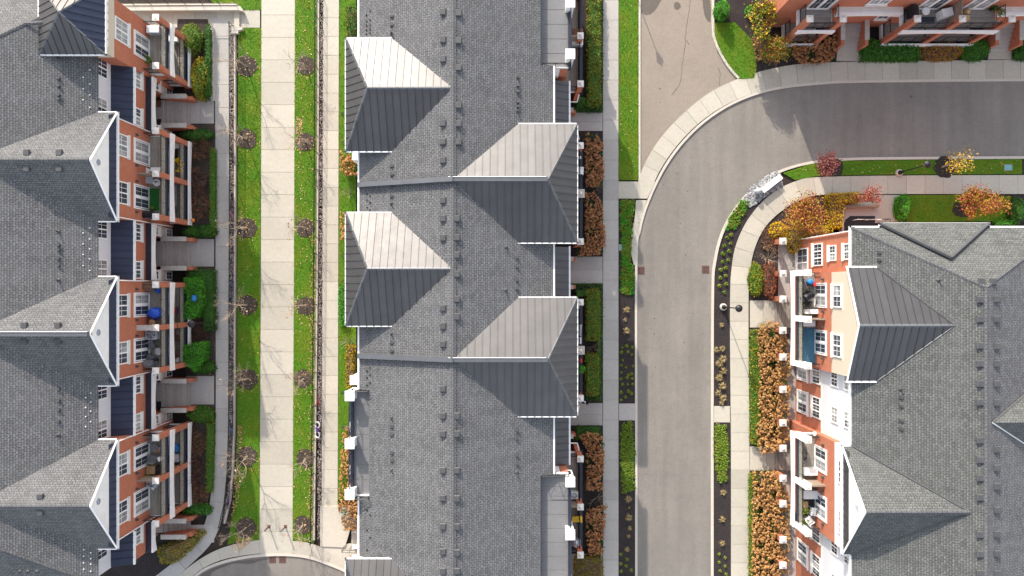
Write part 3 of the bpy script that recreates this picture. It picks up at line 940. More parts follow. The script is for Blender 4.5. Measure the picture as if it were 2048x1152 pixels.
def balconies(F, B, uc, hw, z1, z2, dep, divider='screen', lower=True, capz=1.72, white_above=None, us=None, finial='dome', fmat='white', fn=.22, pz0=0.0):
    u0, u1 = uc-hw, uc+hw
    us = us or [u0, uc, u1]
    for i, u in enumerate(us):
        pillar(F, B, u, dep, z2+capz, (z2+white_above) if white_above else None, finial=finial, z0=pz0)
    for lev, z in ((2, z2), (1, z1)):
        if lev == 1 and not lower: continue
        for k in range(len(us)-1):
            a, b = us[k], us[k+1]
            d = deck(F, B, a+0.06, b-0.06, 0.0, dep-0.02, z)
            rail(F, d, (a+0.2, dep+0.02), (b-0.2, dep+0.02), z)
            F.mb().box(a+.2, b-.2, dep+.045, dep+.055, z+.42, z+.98).build('rail_panel', M['panel'], d)
            F.mb().box(a+.2, b-.2, dep+.04, dep+.09, z-.02, z+.40).build('gap_shadow_strip', M['darkblue'], d)  # dark strip added for the shadowed gap under the rail panel
            if k == 0: rail(F, d, (a, 0.1), (a, dep-0.2), z, nx=1)
            if k == len(us)-2: rail(F, d, (b, 0.1), (b, dep-0.2), z, nx=1)
        arch_beam(F, B, us[0]-0.2, us[-1]+0.2, dep+fn, z+0.06, 0.62 if lev == 2 else 0.5, 0.2, .13 if fmat == 'white' else .24, name='fascia', mat=fmat)
        for ue in (us[0], us[-1]):
            F.mb().box(ue-0.06, ue+0.06, 0.0, dep+0.2, z-0.5, z-0.23).build('side_beam', M['white'], B)
        for u in us[1:-1]:
            if divider == 'screen':
                o = F.mb().box(u-0.045, u+0.045, 0.0, dep-0.2, z, z+1.75).build('privacy_screen', M['screen'], B)
                F.mb().box(u-0.06, u+0.06, 0.0, dep-0.2, z+1.75, z+1.80).build('screen_cap', M['screen'], o)
            else:
                o = F.mb().box(u-0.16, u+0.16, 0.0, dep-0.2, z, z+1.72).build('party_wall', M['brick'], B)
                F.mb().box(u-0.21, u+0.21, 0.0, dep+0.2, z+1.72, z+1.83).build('wall_coping', M['stone'], o)
def stairs(F, B, uc, hw, z1, n_land=-0.4, n_step=1.5, walls=True, nsteps=6, wallz=1.45, wn0=-0.3, wn1=1.75):
    F.mb().box(uc-hw, uc+hw, -1.25, n_land, 0, z1).build('landing', M['concrete2'], B)
    run = (n_step-n_land)/nsteps
    for i in range(nsteps):
        F.mb().box(uc-hw, uc+hw, n_land+i*run, n_land+(i+1)*run-0.006, 0, z1*(nsteps-i)/(nsteps+1)-0.01*(i%2)).build('step', M['concrete2'], B)
    if walls:
        for s in (-1, 1):
            a = uc+s*(hw+0.16)
            o = F.mb().box(a-0.15, a+0.15, -0.1, wn1+0.3, 0, wallz-0.5).build('stair_wall', M['brick'], B)
            F.mb().box(a-0.149, a+0.149, wn0, wn1, wallz-0.5, wallz).build('stair_wall_top', M['brick'], o)
            F.mb().box(a-0.19, a+0.19, wn0, wn1+0.05, wallz, wallz+0.1).build('coping', M['stone'], o)
def roof_vent_meshes():
    v = MB().box(-.19,.19,-.19,.19,0,.13)
    v.add([(-.23,-.23,.13),(.23,-.23,.13),(.23,.23,.13),(-.23,.23,.13),(-.18,-.18,.2),(.18,-.18,.2),(.18,.18,.2),(-.18,.18,.2)],
          [(0,1,5,4),(1,2,6,5),(2,3,7,6),(3,0,4,7),(4,5,6,7),(3,2,1,0)])
    p = MB().tube((0,0,0),(0,0,.34),.05,.05,8).lathe((0,0,0),[(.15,0),(.13,.06),(.07,.1)],8)
    q = MB().tube((0,0,0),(0,0,.1),.06,.06,8).obox((.03,0,.12),(.22,.15,.08)).obox((0,0,.025),(.24,.24,.03))
    return v.mesh('roof_vent', M['vent']), p.mesh('vent_pipe', M['vent']), q.mesh('vent_pipe', M['vent'])
VENT, PIPE, HOOD = roof_vent_meshes()
def on_roof(roof, me, name, px, py, zf, rz=0.0, sink=0.02):
    """stand a small fitting on the roof surface z = zf(x, y) under the given spot"""
    z = 10.5
    for _ in range(8):
        x, y, _z = W(px, py, z); z = zf(x, y)
    inst(me, name, roof, (x, y, z-sink), rz)

# ================================================================== LEFT TERRACE (left of the walkways)
ZE, SL = 8.93, 0.385
LB = thing('townhouse_row', 'long red brick townhouse row with white pediment gables and balconies, left of the walkways', 'building', (-36, 0, 0))
FL = Fr(-28.77, 'E')
XW = -28.77
ends = (-20.95, 20.95)
MB().box(-44.4, -30.05, -20.95, 20.95, 0, ZE-0.15).build('wall', M['siding'], LB)
zl = lambda x, y: ZE + SL*(-29.75 - x)
# main roof with hips at both ends
XRL, ZRL = -37.2, ZE + SL*7.45
LR = MB().slab([(-29.75,-21.3,ZE),(-29.75,21.5,ZE),(XRL,15.9,ZRL),(XRL,-16.8,ZRL)], 0.12).build('main_roof', M['shingle'], LB)
MB().slab([(-29.75,-21.3,ZE),(XRL,-16.8,ZRL),(-44.65,-21.3,ZE)], 0.12).build('hip_roof', M['shingle'], LB)
MB().slab([(-44.65,-21.3,ZE),(-44.65,21.5,ZE),(XRL,15.9,ZRL),(XRL,-16.8,ZRL)], 0.12).build('main_roof', M['shingle'], LB)
MB().slab([(-29.75,21.5,ZE),(XRL,15.9,ZRL),(-44.65,21.5,ZE)], 0.12).build('hip_roof', M['shingle'], LB)
ridge(LB, (-29.75,-21.3,ZE+.03), (XRL,-16.8,ZRL+.03), 'shingle_cap', .14, t=.03)
ridge(LB, (-33.9,18.38,10.56), (XRL,15.9,ZRL+.03), 'shingle_cap', .14, t=.03)
ridge(LB, (-33.9,18.38,10.6), (-32.2,18.5,10.55), 'shingle_cap', .14, t=.03)
hz = [(-32.3,-25.3),(-46,-13.0)]
# bays with pediments
BL = [8.77, -3.05, -14.78]
def pediment(F, B, uc, half, ze, rise, nfront, nwall, main_n, shingle_mat, zfun, skirt_mat, ridge_back, eave_back, parapet=False):
    """gabled roof whose white front stands on a small metal skirt"""
    zr = ze+rise
    for s in (-1, 1):
        P = [F.P(uc+s*half, nfront, ze), F.P(uc, nfront-0.28, zr), F.P(uc, ridge_back, zr), F.P(uc+s*half, eave_back, ze)]
        MB().slab(P, 0.1).build('gable_roof', M[shingle_mat], B)
        a, b = Vector(F.P(uc+s*half, nfront+0.03, ze-0.03)), Vector(F.P(uc, nfront-0.25, zr-0.03))
        MB().tube(tuple(a), tuple(b), 0.075, 0.075, 4).build('rake_board', M['white'], B)
    if not parapet:
        ridge(B, F.P(uc, nfront-0.3, zr+0.01), F.P(uc, ridge_back+0.1, zr+0.01), 'shingle_cap', 0.16)
    else:
        o = F.mb().box(uc-0.16, uc+0.16, ridge_back, nfront-0.26, zr-0.3, zr+0.25).build('parapet', M['flash'], B)
        F.mb().box(uc+0.13, uc+0.17, ridge_back, nfront-0.25, zr+0.2, zr+0.31).build('parapet_edge', M['white'], o)
    g = F.mb()
    zb = ze+0.45
    k = half*(1-0.42/rise)
    g.add([(uc-half+.15,nwall,ze-.05),(uc+half-.15,nwall,ze-.05),(uc,nwall,zr-.06),(uc-half+.15,nwall-.3,ze-.05),(uc+half-.15,nwall-.3,ze-.05),(uc,nwall-.3,zr-.06)],
          [(0,1,2),(5,4,3),(0,2,5,3),(1,4,5,2),(0,3,4,1)])
    o = g.build('pediment', M['white'], B)
    # louvre: ring and spokes
    mb = F.mb()
    zc = ze+rise*0.62
    C = Vector((uc, nwall+0.02, zc))
    for i in range(12):
        t0, t1 = math.pi*2*i/12, math.pi*2*(i+1)/12
        mb.tube((uc+.21*math.cos(t0), nwall+.02, zc+.21*math.sin(t0)), (uc+.21*math.cos(t1), nwall+.02, zc+.21*math.sin(t1)), .03, .03, 4)
    for i in range(4):
        t = math.pi*i/4
        mb.tube((uc-.2*math.cos(t), nwall+.02, zc-.2*math.sin(t)), (uc+.2*math.cos(t), nwall+.02, zc+.2*math.sin(t)), .022, .022, 4)
    v = mb.build('gable_louvre', M['ac_grey'], B)
    F.mb().tube((uc, nwall-.01, zc), (uc, nwall+.012, zc), .2, .2, 14).build('louvre_back', M['vent'], v)
    # skirt roof and gutter
    f = [F.P(uc-half+.28, nwall+0.02, zb), F.P(uc+half-.28, nwall+0.02, zb), F.P(uc+half-.1, nfront, ze+0.02), F.P(uc-half+.1, nfront, ze+0.02)]
    seam_roof('skirt_roof', f, B, skirt_mat, 0.53)
    gutter(B, [F.P(uc-half, eave_back, ze), F.P(uc-half, nfront+.06, ze), F.P(uc+half, nfront+.06, ze), F.P(uc+half, eave_back, ze)])
for i, yc in enumerate(BL):
    MB().box(-31.5, XW, yc-3.67, yc+3.67, 0, ZE-0.02).build('brick_wall', M['brick'], LB)
    pediment(FL, LB, yc-0.05, 3.92, ZE, 2.72, 0.33, 0.05, 0, 'shingle', zl, 'navy', -(37.0-28.77), -(29.75-28.77)-0.02, parapet=(i == 1))
    for s in (-1, 1):
        window(FL, LB, yc+s*1.75, 7.05, 8.5, 1.5)
        window(FL, LB, yc+s*1.75, 3.92, 6.0, 1.72, kind='door', sill=False)
        window(FL, LB, yc+s*1.75, 0.92, 3.0, 1.72, kind='door', sill=False)
        lamp_bracket(FL, LB, yc+s*2.95, 5.75); lamp_bracket(FL, LB, yc+s*0.6, 5.75)
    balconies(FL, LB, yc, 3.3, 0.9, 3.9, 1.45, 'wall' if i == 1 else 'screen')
    for s in (-1, 1):
        FL.mb().path([(yc+s*3.6, .08, ZE-.2), (yc+s*3.6, .08, 6.6), (yc+s*3.6, .08, 0.4)], .045).build('downpipe', M['white'], LB)
# corner tower with metal pyramid
MB().box(-33.0, XW, 16.7, 20.95, 0, 8.6).build('brick_wall', M['brick'], LB)
MB().box(-33.0, XW-0.02, 16.68, 20.93, 8.6, 10.15).build('frieze', M['cream'], LB)
for k in range(6):
    FL.mb().box(17.0+k*0.62, 17.42+k*0.62, 0.0, 0.3, 9.86, 10.05).build('bracket', M['white'], LB)
te = 10.2; ap = (-30.6, 18.62, 11.95)
c4 = [(-28.5,16.35,te),(-28.5,21.2,te),(-33.15,21.2,te),(-33.15,16.35,te)]
for k in range(4):
    seam_roof('tower_roof', [c4[k], c4[(k+1)%4], ap], LB, 'navy' if k == 0 else 'metal', 0.50)
    ridge(LB, c4[k], ap, 'flash', 0.07)
gutter(LB, c4 + [c4[0]])
window(FL, LB, 18.9, 7.0, 8.5, 1.5); window(FL, LB, 18.75, 3.92, 6.0, 1.72, kind='door', sill=False)
window(FL, LB, 18.75, 0.92, 3.0, 1.72, kind='door', sill=False)
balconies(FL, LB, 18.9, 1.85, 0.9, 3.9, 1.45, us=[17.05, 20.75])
# recesses: white upper wall, blue-black shed roof, brick below, porch and stairs
RL = [14.67, 2.85, -8.92]
for j, uc in enumerate(RL + [-19.7]):
    hw = 2.25 if j < 3 else 1.15
    u0, u1 = uc-hw, uc+hw
    if j == 0: u1 = 16.7
    if j == 3: u0, u1 = -20.9, -18.45
    MB().box(-31.5, -28.92, u0, u1, 4.15, 6.3).build('brick_wall', M['brick'], LB)
    seam_roof('shed_roof', [(-30.03,u0,6.9),(-30.03,u1,6.9),(-28.62,u1,6.38),(-28.62,u0,6.38)], LB, 'navy', 0.56)
    gutter(LB, [(-28.58,u0+.05,6.4),(-28.58,u1-.05,6.4)])
    Fq = Fr(-30.05, 'E'); Fm = Fr(-28.92, 'E')
    for s in ((-1, 1) if j < 3 else (0.4,)):
        window(Fq, LB, uc+s*1.45, 7.45, 8.75, 1.25, sill=False)
        window(Fm, LB, uc+s*1.45, 4.95, 6.1, 1.2)
    # porch roof, arched beam, entry
    MB().box(-30.04, -28.45, u0+.02, u1-.02, 4.0, 4.14).build('porch_roof', M['darkblue'], LB)
    arch_beam(FL, LB, u0+.02, u1-.02, 0.33, 4.18, 0.62, 0.24, name='porch_fascia')
    MB().box(-30.6, -30.04, u0, u1, 0, 4.0).build('entry_wall', M['brick'], LB)
    Fe = Fr(-30.03, 'E')
    if j < 3:
        for s in (-1, 1):
            MB().box(-31.5, -28.93, uc+s*1.34, uc+s*hw, 0, 3.98).build('brick_wall', M['brick'], LB)
            window(Fm, LB, uc+s*1.8, 2.25, 3.2, 0.62, kind='single')
            Fm.mb().box(uc+s*1.42, uc+s*2.2, 0.005, 0.06, 1.2, 1.75).build('stone_panel', M['stone'], LB)
            window(Fm, LB, uc+s*1.8, 0.1, 0.95, 0.55, kind='single', sill=False)
            Fe.mb().box(uc+s*0.55-.45, uc+s*0.55+.45, 0, 0.05, 1.0, 3.1).build('front_door', M['darkblue'], LB)
        stairs(FL, LB, uc, 1.05, 0.95)
        for s, mt in ((0.75, 'brown_fabric'), (-0.85, 'rubber')):
            if (j, s) in ((0, 0.75), (0, -0.85), (2, -0.85)):
                tag(FL.mb().box(uc+s-.3, uc+s+.3, -0.95, -0.55, 0.955, 0.975).build('door_mat', M[mt]),
                    {(0,.75): 'brown door mat on the top landing of the uppermost stair', (0,-.85): 'black door mat on the top landing of the uppermost stair', (2,-.85): 'black door mat on the stair landing with the grey boards, lower left'}[(j, s)], 'door mat')
    else:
        stairs(FL, LB, -19.95, 0.5, 0.95)
# fittings on the left roof
for y in (118,157,172,190,198,463,490,500,517,531,560,778,801,820,843,870):
    on_roof(LR, PIPE if y in (118,463,560,870) else HOOD, 'vent_pipe', 117, y, zl, 0.0)
sg = MB()
for (a, b) in [(180,140),(180,168),(180,190),(180,215),(167,155),(167,178),(167,200),(180,456),(180,478),(180,498),(180,518),(180,541),(167,466),(167,488),(167,509),(167,531),(182,786),(182,804),(182,822),(182,843),(172,795),(172,815),(172,833),(172,853),(182,1105),(182,1117),(182,1128),(182,1142),(168,1099),(168,1112),(168,1125),(168,1138)]:
    z = 9.2
    for _ in range(5):
        x, y, _q = W(a, b, z); z = zl(x, y)
    sg.obox((x, y, z+.03), (.065,.065,.07))
sg.build('snow_guards', M['plastic_white'], LR, kind='stuff')
for yc, X in ((BL[0],(55,120)),(BL[1],(50,117)),(BL[2],(82,))):
    for px in X:
        for s in (-1, 1):
            zg = lambda x, y, yc=yc: ZE+2.72*(1-abs(y-yc+.05)/3.92)
            y0 = yc-0.05+s*0.55
            py = NY - y0*FPX/(H-11.2)
            on_roof(LB, VENT, 'roof_vent', px, py, zg)
for px in (40,56,74):
    on_roof(LB, PIPE, 'vent_pipe', px, 1143, lambda x, y: 10.4)

# ================================================================== MIDDLE BUILDING
BM = thing('apartment_building', 'long grey roofed apartment building with metal hip dormers in the centre', 'building', (-4, 0, 0))
XE, XWm = 2.98, -11.0
XR = (XE+XWm)/2
ZR = ZE + SL*(XE-XR)
zm = lambda x, y: ZE + SL*min(XE-x, x-XWm)
MB().box(-10.85, 2.88, -27, 27, 0, 8.15).build('wall', M['siding'], BM)
terr_e = [(14.85, 27.0), (-27.0, -13.35)]
def slope(B, side, cuts, xe, xr, y0, y1, mat):
    """main slope with rectangular terraces let into the eaves: built strip by strip"""
    zr = ZE + SL*abs(xe-xr)
    ys = sorted({y0, y1, *[v for c in cuts for v in c[:2]]})
    mb = MB()
    for a, b in zip(ys[:-1], ys[1:]):
        c = [q for q in cuts if q[0] <= (a+b)/2 <= q[1]]
        xs = c[0][2] if c else xe
        zs = ZE + SL*abs(xe-xs)
        mb.slab([(xs,a,zs),(xs,b,zs),(xr,b,zr),(xr,a,zr)], 0.12)
    return mb.build('main_roof', M[mat], B)
MRE = slope(BM, 1, [(15.95, 27.0, 2.05), (-27.0, -13.4, 2.05)], XE, XR, -27, 27, 'shingle')
MRW = slope(BM, -1, [(-15.05, -7.3, -10.2)], XWm, XR, -27, 27, 'shingle')
ridge(BM, (XR,-27,ZR+.02), (XR,27,ZR+.02), 'shingle_cap', 0.2, t=0.04)
gutter(BM, [(XE+.04, -13.3, ZE), (XE+.04, 15.9, ZE)])
gutter(BM, [(XWm-.04, -7.2, ZE), (XWm-.04, 27, ZE)]); gutter(BM, [(XWm-.04, -27, ZE), (XWm-.04, -15.1, ZE)])
def hip_dormer(B, sgn, xe_main, xf, yc, half, ze, zr, xrf, xback_r, mat='metal'):
    """metal hip-ended roof standing across the main slope; sgn +1 faces east, -1 west"""
    xb = xe_main - sgn*(ze-ZE)/SL
    a0, a1 = (xf, yc-half, ze), (xf, yc+half, ze)
    r0, r1 = (xrf, yc, zr), (xback_r, yc, zr)
    b0, b1 = (xb, yc-half, ze), (xb, yc+half, ze)
    seam_roof('dormer_roof', [a1, b1, r1, r0] if True else 0, B, mat, 0.52, 0.1)
    seam_roof('dormer_roof', [a0, r0, r1, b0], B, mat, 0.52, 0.1)
    seam_roof('dormer_end_roof', [a0, a1, r0], B, mat, 0.52, 0.2)
    ridge(B, a0, r0, 'flash', 0.09); ridge(B, a1, r0, 'flash', 0.09); ridge(B, r0, r1, 'flash', 0.10)
    gutter(B, [b0, a0, a1, b1], w=0.055)
    w = MB()
    x1 = xf - sgn*0.22
    w.box(min(x1,xb), max(x1,xb), yc-half+.2, yc+half-.2, ZE-0.3, ze-0.12)
    return w.build('dormer_wall', M['siding'], B)
EY, WY = [7.38, -4.86], [13.62, 1.32, -23.1]
FE = Fr(4.05, 'E')
FWm = Fr(-11.4, 'W')
for yc in EY:
    hip_dormer(BM, 1, XE, 4.60, yc, 4.2, 9.9, 11.62, 2.45, XR-.02)
    MB().box(1.5, 4.05, yc-3.7, yc+3.7, 0, 9.0).build('brick_wall', M['brick'], BM)
    o = MB().box(XWm+.02, XR, yc-0.17, yc+0.17, ZE-.2, ZE+.30).build('parapet', M['flash'], BM)
for yc in WY:
    hip_dormer(BM, -1, XWm, -11.72, yc, 4.0, 9.9, 11.6, -9.85, XR+.05)
    MB().box(-11.42, -9.5, yc-3.6, yc+3.6, 0, 9.6).build('brick_wall', M['brick'], BM)
# firewall upstands climbing the west slope and along the east dormer ridges
for o in [c for c in BM.children if c.name.startswith('parapet')]: bpy.data.objects.remove(o)
for yc in EY:
    mb = MB()
    for s0, s1 in ((XWm-.05, XR),):
        z0, z1 = zm(XWm, 0), zm(XR, 0)
        yy = yc
        mb.add([(s0,yy-.17,z0-.1),(s0,yy+.17,z0-.1),(s1,yy+.17,z1-.1),(s1,yy-.17,z1-.1),(s0,yy-.17,z0+.34),(s0,yy+.17,z0+.34),(s1,yy+.17,z1+.34),(s1,yy-.17,z1+.34)],
               [(3,2,1,0),(4,5,6,7),(0,1,5,4),(1,2,6,5),(2,3,7,6),(3,0,4,7)])
    o = mb.build('parapet', M['flash'], BM)
    e = MB().box(XR, 2.42, yc-.15, yc+.15, 11.4, 11.86).build('parapet', M['flash'], BM)
    MB().box(XR-.3, 2.3, yc+.13, yc+.17, 11.8, 11.9).build('parapet_edge', M['white'], e)
# roof terraces cut into the eaves
def terrace(B, F, u0, u1, n0, n1, z, nseams, ends=(True, True), caps=()):
    o = F.mb().box(u0, u1, n0, n1, z-0.3, z).build('terrace_floor', M['joint'], B)
    s = (u1-u0)/nseams
    for k in range(nseams):
        F.mb().box(u0+k*s+.02, u0+(k+1)*s-.02, n0+.02, n1-.02, z, z+.02).build('membrane_sheet', M['membrane'], o)
    F.mb().box(u0, u1, n0, n0+.08, z, z+.55).build('upstand', M['flash'], o)
    for k, e in enumerate(ends):
        if e:
            uu = (u0, u1)[k]
            F.mb().box(uu-.06, uu+.06, n0, n1, z, z+.30).build('upstand', M['white'], o)
    ob = F.mb().box(u0, u1, n1, n1+.22, z-.6, z+.28).build('terrace_parapet', M['darkblue'], B)
    rail(F, ob, (u0+.2, n1+.11), (u1-.2, n1+.11), z+.25, h=.85, nx=max(2, int((u1-u0)/1.4)), mat='darkblue')
    for k, e in enumerate(ends):
        if e:
            uu = (u0, u1)[k]
            rail(F, ob, (uu, n0+.1), (uu, n1), z+.25, h=.85, nx=2)
    for u in caps:
        p = F.mb().box(u-.30, u+.30, n1-.22, n1+.34, z-1.0, z+1.05).build('terrace_pillar', M['white'], B)
        F.mb().box(u-.36, u+.36, n1-.28, n1+.40, z+1.05, z+1.15).build('pillar_cap', M['white'], p)
for (u0, u1), caps, en in (((15.95, 26.5), (16.6, 20.25, 24.6), (True, False)), ((-26.5, -13.4), (-13.75, -17.5, -21.5), (False, True))):
    terrace(BM, FE, u0, u1, -2.0, 0.02, 8.5, int((u1-u0)/1.0), en, caps)
    MB().box(1.5, 4.07, u0+.1, u1-.1, 5.95, 8.2).build('siding_wall', M['white'], BM)
    MB().box(1.5, 4.05, u0+.12, u1-.12, 0, 8.2).build('brick_wall', M['brick'], BM)
    # brick outer corner of the projecting bay
    uu = u0 if en[0] else u1
    s = -1 if en[0] else 1
    MB().box(3.50, 4.10, uu, uu+s*-0.6, 0, 8.25).build('corner_brick', M['brick'], BM)
    MB().box(3.0, 3.49, uu-.02*s*-1, uu+s*-0.5, 6.0, 8.3).build('corner_siding', M['white'], BM)
terrace(BM, FWm, -15.0, -7.35, -1.25, 0.05, 8.5, 7, (True, True), (-7.65, -11.05, -14.65))
MB().box(-11.42, -10.0, -14.9, -7.45, 0, 8.2).build('brick_wall', M['brick'], BM)
# east side: shed roofs over the entries
for (u0, u1) in ((11.65, 15.6), (-0.6, 3.1), (-13.3, -9.1)):
    seam_roof('shed_roof', [(3.05,u0,6.9),(3.05,u1,6.9),(4.30,u1,6.38),(4.30,u0,6.38)], BM, 'metal', 0.53)
    gutter(BM, [(4.36,u0,6.4),(4.36,u1,6.4)])
    MB().box(2.0, 4.02, u0, u1, 0, 6.25).build('brick_wall', M['brick'], BM)
# east balconies
for yc in EY + [19.7, -17.1]:
    us = [yc-3.75, yc, yc+3.75]
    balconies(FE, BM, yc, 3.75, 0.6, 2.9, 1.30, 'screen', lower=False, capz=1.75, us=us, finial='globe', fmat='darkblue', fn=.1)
    for s in (-1, 1):
        window(FE, BM, yc+s*1.75, 2.92, 5.0, 1.72, kind='door', sill=False)
        window(FE, BM, yc+s*1.75, 6.6, 7.6, 1.5)
for yc in EY:
    o = FE.mb().box(yc-.2, yc+.2, 0.3, 1.5, 2.9, 4.68).build('party_wall', M['brick'], BM)
    FE.mb().box(yc-.33, yc+.33, 0.25, 1.62, 4.68, 4.79).build('wall_coping', M['stone'], o)
for uc in (13.62, 1.25, -11.15):
    stairs(FE, BM, uc, 1.0, 0.8, -.6, 0.9, wallz=1.3, wn0=-.3, wn1=1.0)
# white stair rails by the entries
for uc, s in ((11.65, 1), (15.9, -1), (-13.4, 1), (-9.2, -1)):
    FE.mb().path([(uc+s*.9,.2,3.0),(uc+s*.9,1.2,3.0),(uc+s*.3,1.35,3.0)], .05).build('stair_rail', M['white'], BM)
# west side: garden pillars, stair rails, steps
for py in (760, 853, 940): 
    y = W2(0, py, 4.4)[1]
    MB().box(-12.65, -12.05, y-.3, y+.3, 0, 4.4).build('garden_pillar', M['white'], BM)
    MB().box(-12.72, -11.98, y-.37, y+.37, 4.4, 4.5).build('garden_pillar_cap', M['white'], BM)
for py in (312,):
    y = W2(0, py, 5.5)[1]
    MB().box(-12.3, -11.2, y-.3, y+.25, 0, 5.5).build('garden_pillar', M['white'], BM)
for (ya, yb) in ((233, 290), (512, 563), (783, 850), (1030, 1094)):
    a, b = W2(0, ya, .5)[1], W2(0, yb, .5)[1]
    MB().box(-13.6, -11.4, min(a,b), max(a,b), 0, .18).build('entry_slab', M['concrete'], BM)
    for y in (a, b):
        MB().box(-13.5, -11.4, y-.13, y+.13, 0, .55).build('kerb_wall', M['white'], BM)
        mb = MB()
        for dy in (-.1, .1):
            mb.path([(-14.1, y+dy, .5), (-14.1, y+dy, 1.45), (-11.6, y+dy, 1.6)], .025, 4)
            mb.tube((-13.5, y+dy, .5), (-13.5, y+dy, 1.5), .025, .025, 4)
        mb.tube((-14.1, y-.1, 1.45), (-14.1, y+.1, 1.45), .025, .025, 4)
        mb.build('hand_rail', M['black'], BM)
# vents on the middle roof
for y in (25,80,119,247,284,321,401,437,476,616,652,688,777,831,867,940,995,1052,1102,1141):
    on_roof(MRW, VENT, 'roof_vent', 886, y, zm)
for y in (27,82,136,211,248,284,437,475,510,548,598,633,831,867,940,996,1052,1104,1141):
    on_roof(MRE, VENT, 'roof_vent', 917 if y < 400 else 914, y, zm)
for y, k in ((33,1),(50,1),(66,0),(332,1),(349,1),(374,1),(392,1),(407,0),(667,0),(685,1),(702,1),(835,0),(853,1),(869,1),(905,1),(921,1),(940,0)):
    on_roof(MRW, HOOD if k else PIPE, 'vent_pipe', 783, y, zm)
for x, y, k in ((1035,155,0),(1035,171,1),(1035,183,1),(1035,204,1),(1035,213,1),(1035,222,0),(1012,494,0),(1033,515,1),(1033,533,1),(1033,560,1),(1033,577,1),(1011,580,0),(1033,860,1),(1033,877,1),(1033,910,1),(1033,927,1),(1033,944,0)):
    on_roof(MRE, HOOD if k else PIPE, 'vent_pipe', x, y, zm)
sg = MB()
for (a, b) in [(733,k) for k in (30,43,51,60,68)] + [(740,k) for k in (22,40,50,58,66)] + [(734,k) for k in (388,400,415,742,755,770,1020,1060,1100)] + [(740,k) for k in (392,405,420,735,750,765,1030,1075)]:
    z = 9.2
    for _ in range(5):
        x, y, _q = W(a, b, z); z = zm(x, y)
    sg.obox((x, y, z+.03), (.09,.09,.08))
sg.build('snow_guards', M['black'], MRW, kind='stuff')

# ================================================================== RIGHT BUILDING
BR = thing('apartment_block', 'grey shingled apartment block with orange brick west front, cream gable and white pediment', 'building', (31, -12, 0))
ZEr, XEr, XRr = 9.8, 23.95, 31.5
zr_ = lambda x, y: ZEr + SL*min(x-XEr, 39.05-x)
ZRr = zr_(XRr, 0)
FR = Fr(23.6, 'W'); FRm = Fr(24.08, 'W')
MB().box(24.1, 39, -27, 4.1, 0, 9.6).build('brick_wall', M['brick'], BR)
RWs = MB().slab([(XEr,4.27,ZEr),(XEr,-27,ZEr),(XRr,-27,ZRr),(XRr,.03,ZRr)], .12).build('main_roof', M['shingle_warm'], BR)
RNs = MB().slab([(XEr,4.27,ZEr),(XRr,.03,ZRr),(39.05,4.27,ZEr)], .12).build('hip_roof', M['shingle_warm'], BR)
REs = MB().slab([(39.05,4.27,ZEr),(XRr,.03,ZRr),(XRr,-27,ZRr),(39.05,-27,ZEr)], .12).build('main_roof', M['shingle'], BR)
ridge(BR, (XRr,0,ZRr+.02), (XRr,-27,ZRr+.02), 'shingle_cap', .2, t=.04)
ridge(BR, (XEr,4.27,ZEr+.02), (XRr,.03,ZRr+.02), 'shingle_cap', .13, t=.03); ridge(BR, (39.05,4.27,ZEr+.02), (XRr,.03,ZRr+.02), 'shingle_cap', .13, t=.03)
gutter(BR, [(XEr-.05,-6.4,ZEr),(XEr-.05,-11.1,ZEr)]); gutter(BR, [(XEr-.05,1.5,ZEr),(XEr-.05,4.32,ZEr),(26.0,4.32,ZEr),(26.0,4.56,ZEr),(33.7,4.56,ZEr),(33.7,4.32,ZEr),(36.2,4.32,ZEr)])
gutter(BR, [(XEr-.05,-18.9,ZEr),(XEr-.05,-27,ZEr)])
# low cross roof let into the north hip: two raised edges
pn = lambda x, y: ZEr + (ZRr-ZEr)*(4.27-y)/4.24
apx = W(1900, 515, 11.4); ya = apx[1]
wedge = [(25.95,4.6,ZEr+.02),(33.75,4.6,ZEr+.02),(apx[0],ya,pn(0,ya)+.30)]
MB().slab(wedge, .1).build('cross_roof', M['shingle_warm'], BR)
for a in (0, 1):
    p = wedge[a]
    mb = MB(); q = wedge[2]
    mb.add([(p[0],p[1],p[2]-.05),(q[0],q[1],q[2]-.02),(q[0],q[1],q[2]-.4),(p[0],p[1],p[2]-.3)], [(0,1,2,3)])
    mb.build('cross_roof_edge', M['flash'], BR)
    ridge(BR, p, q, 'vent', .12, t=.05)
for px in (1961, 1985):
    on_roof(RNs, VENT, 'roof_vent', px, 563, pn)
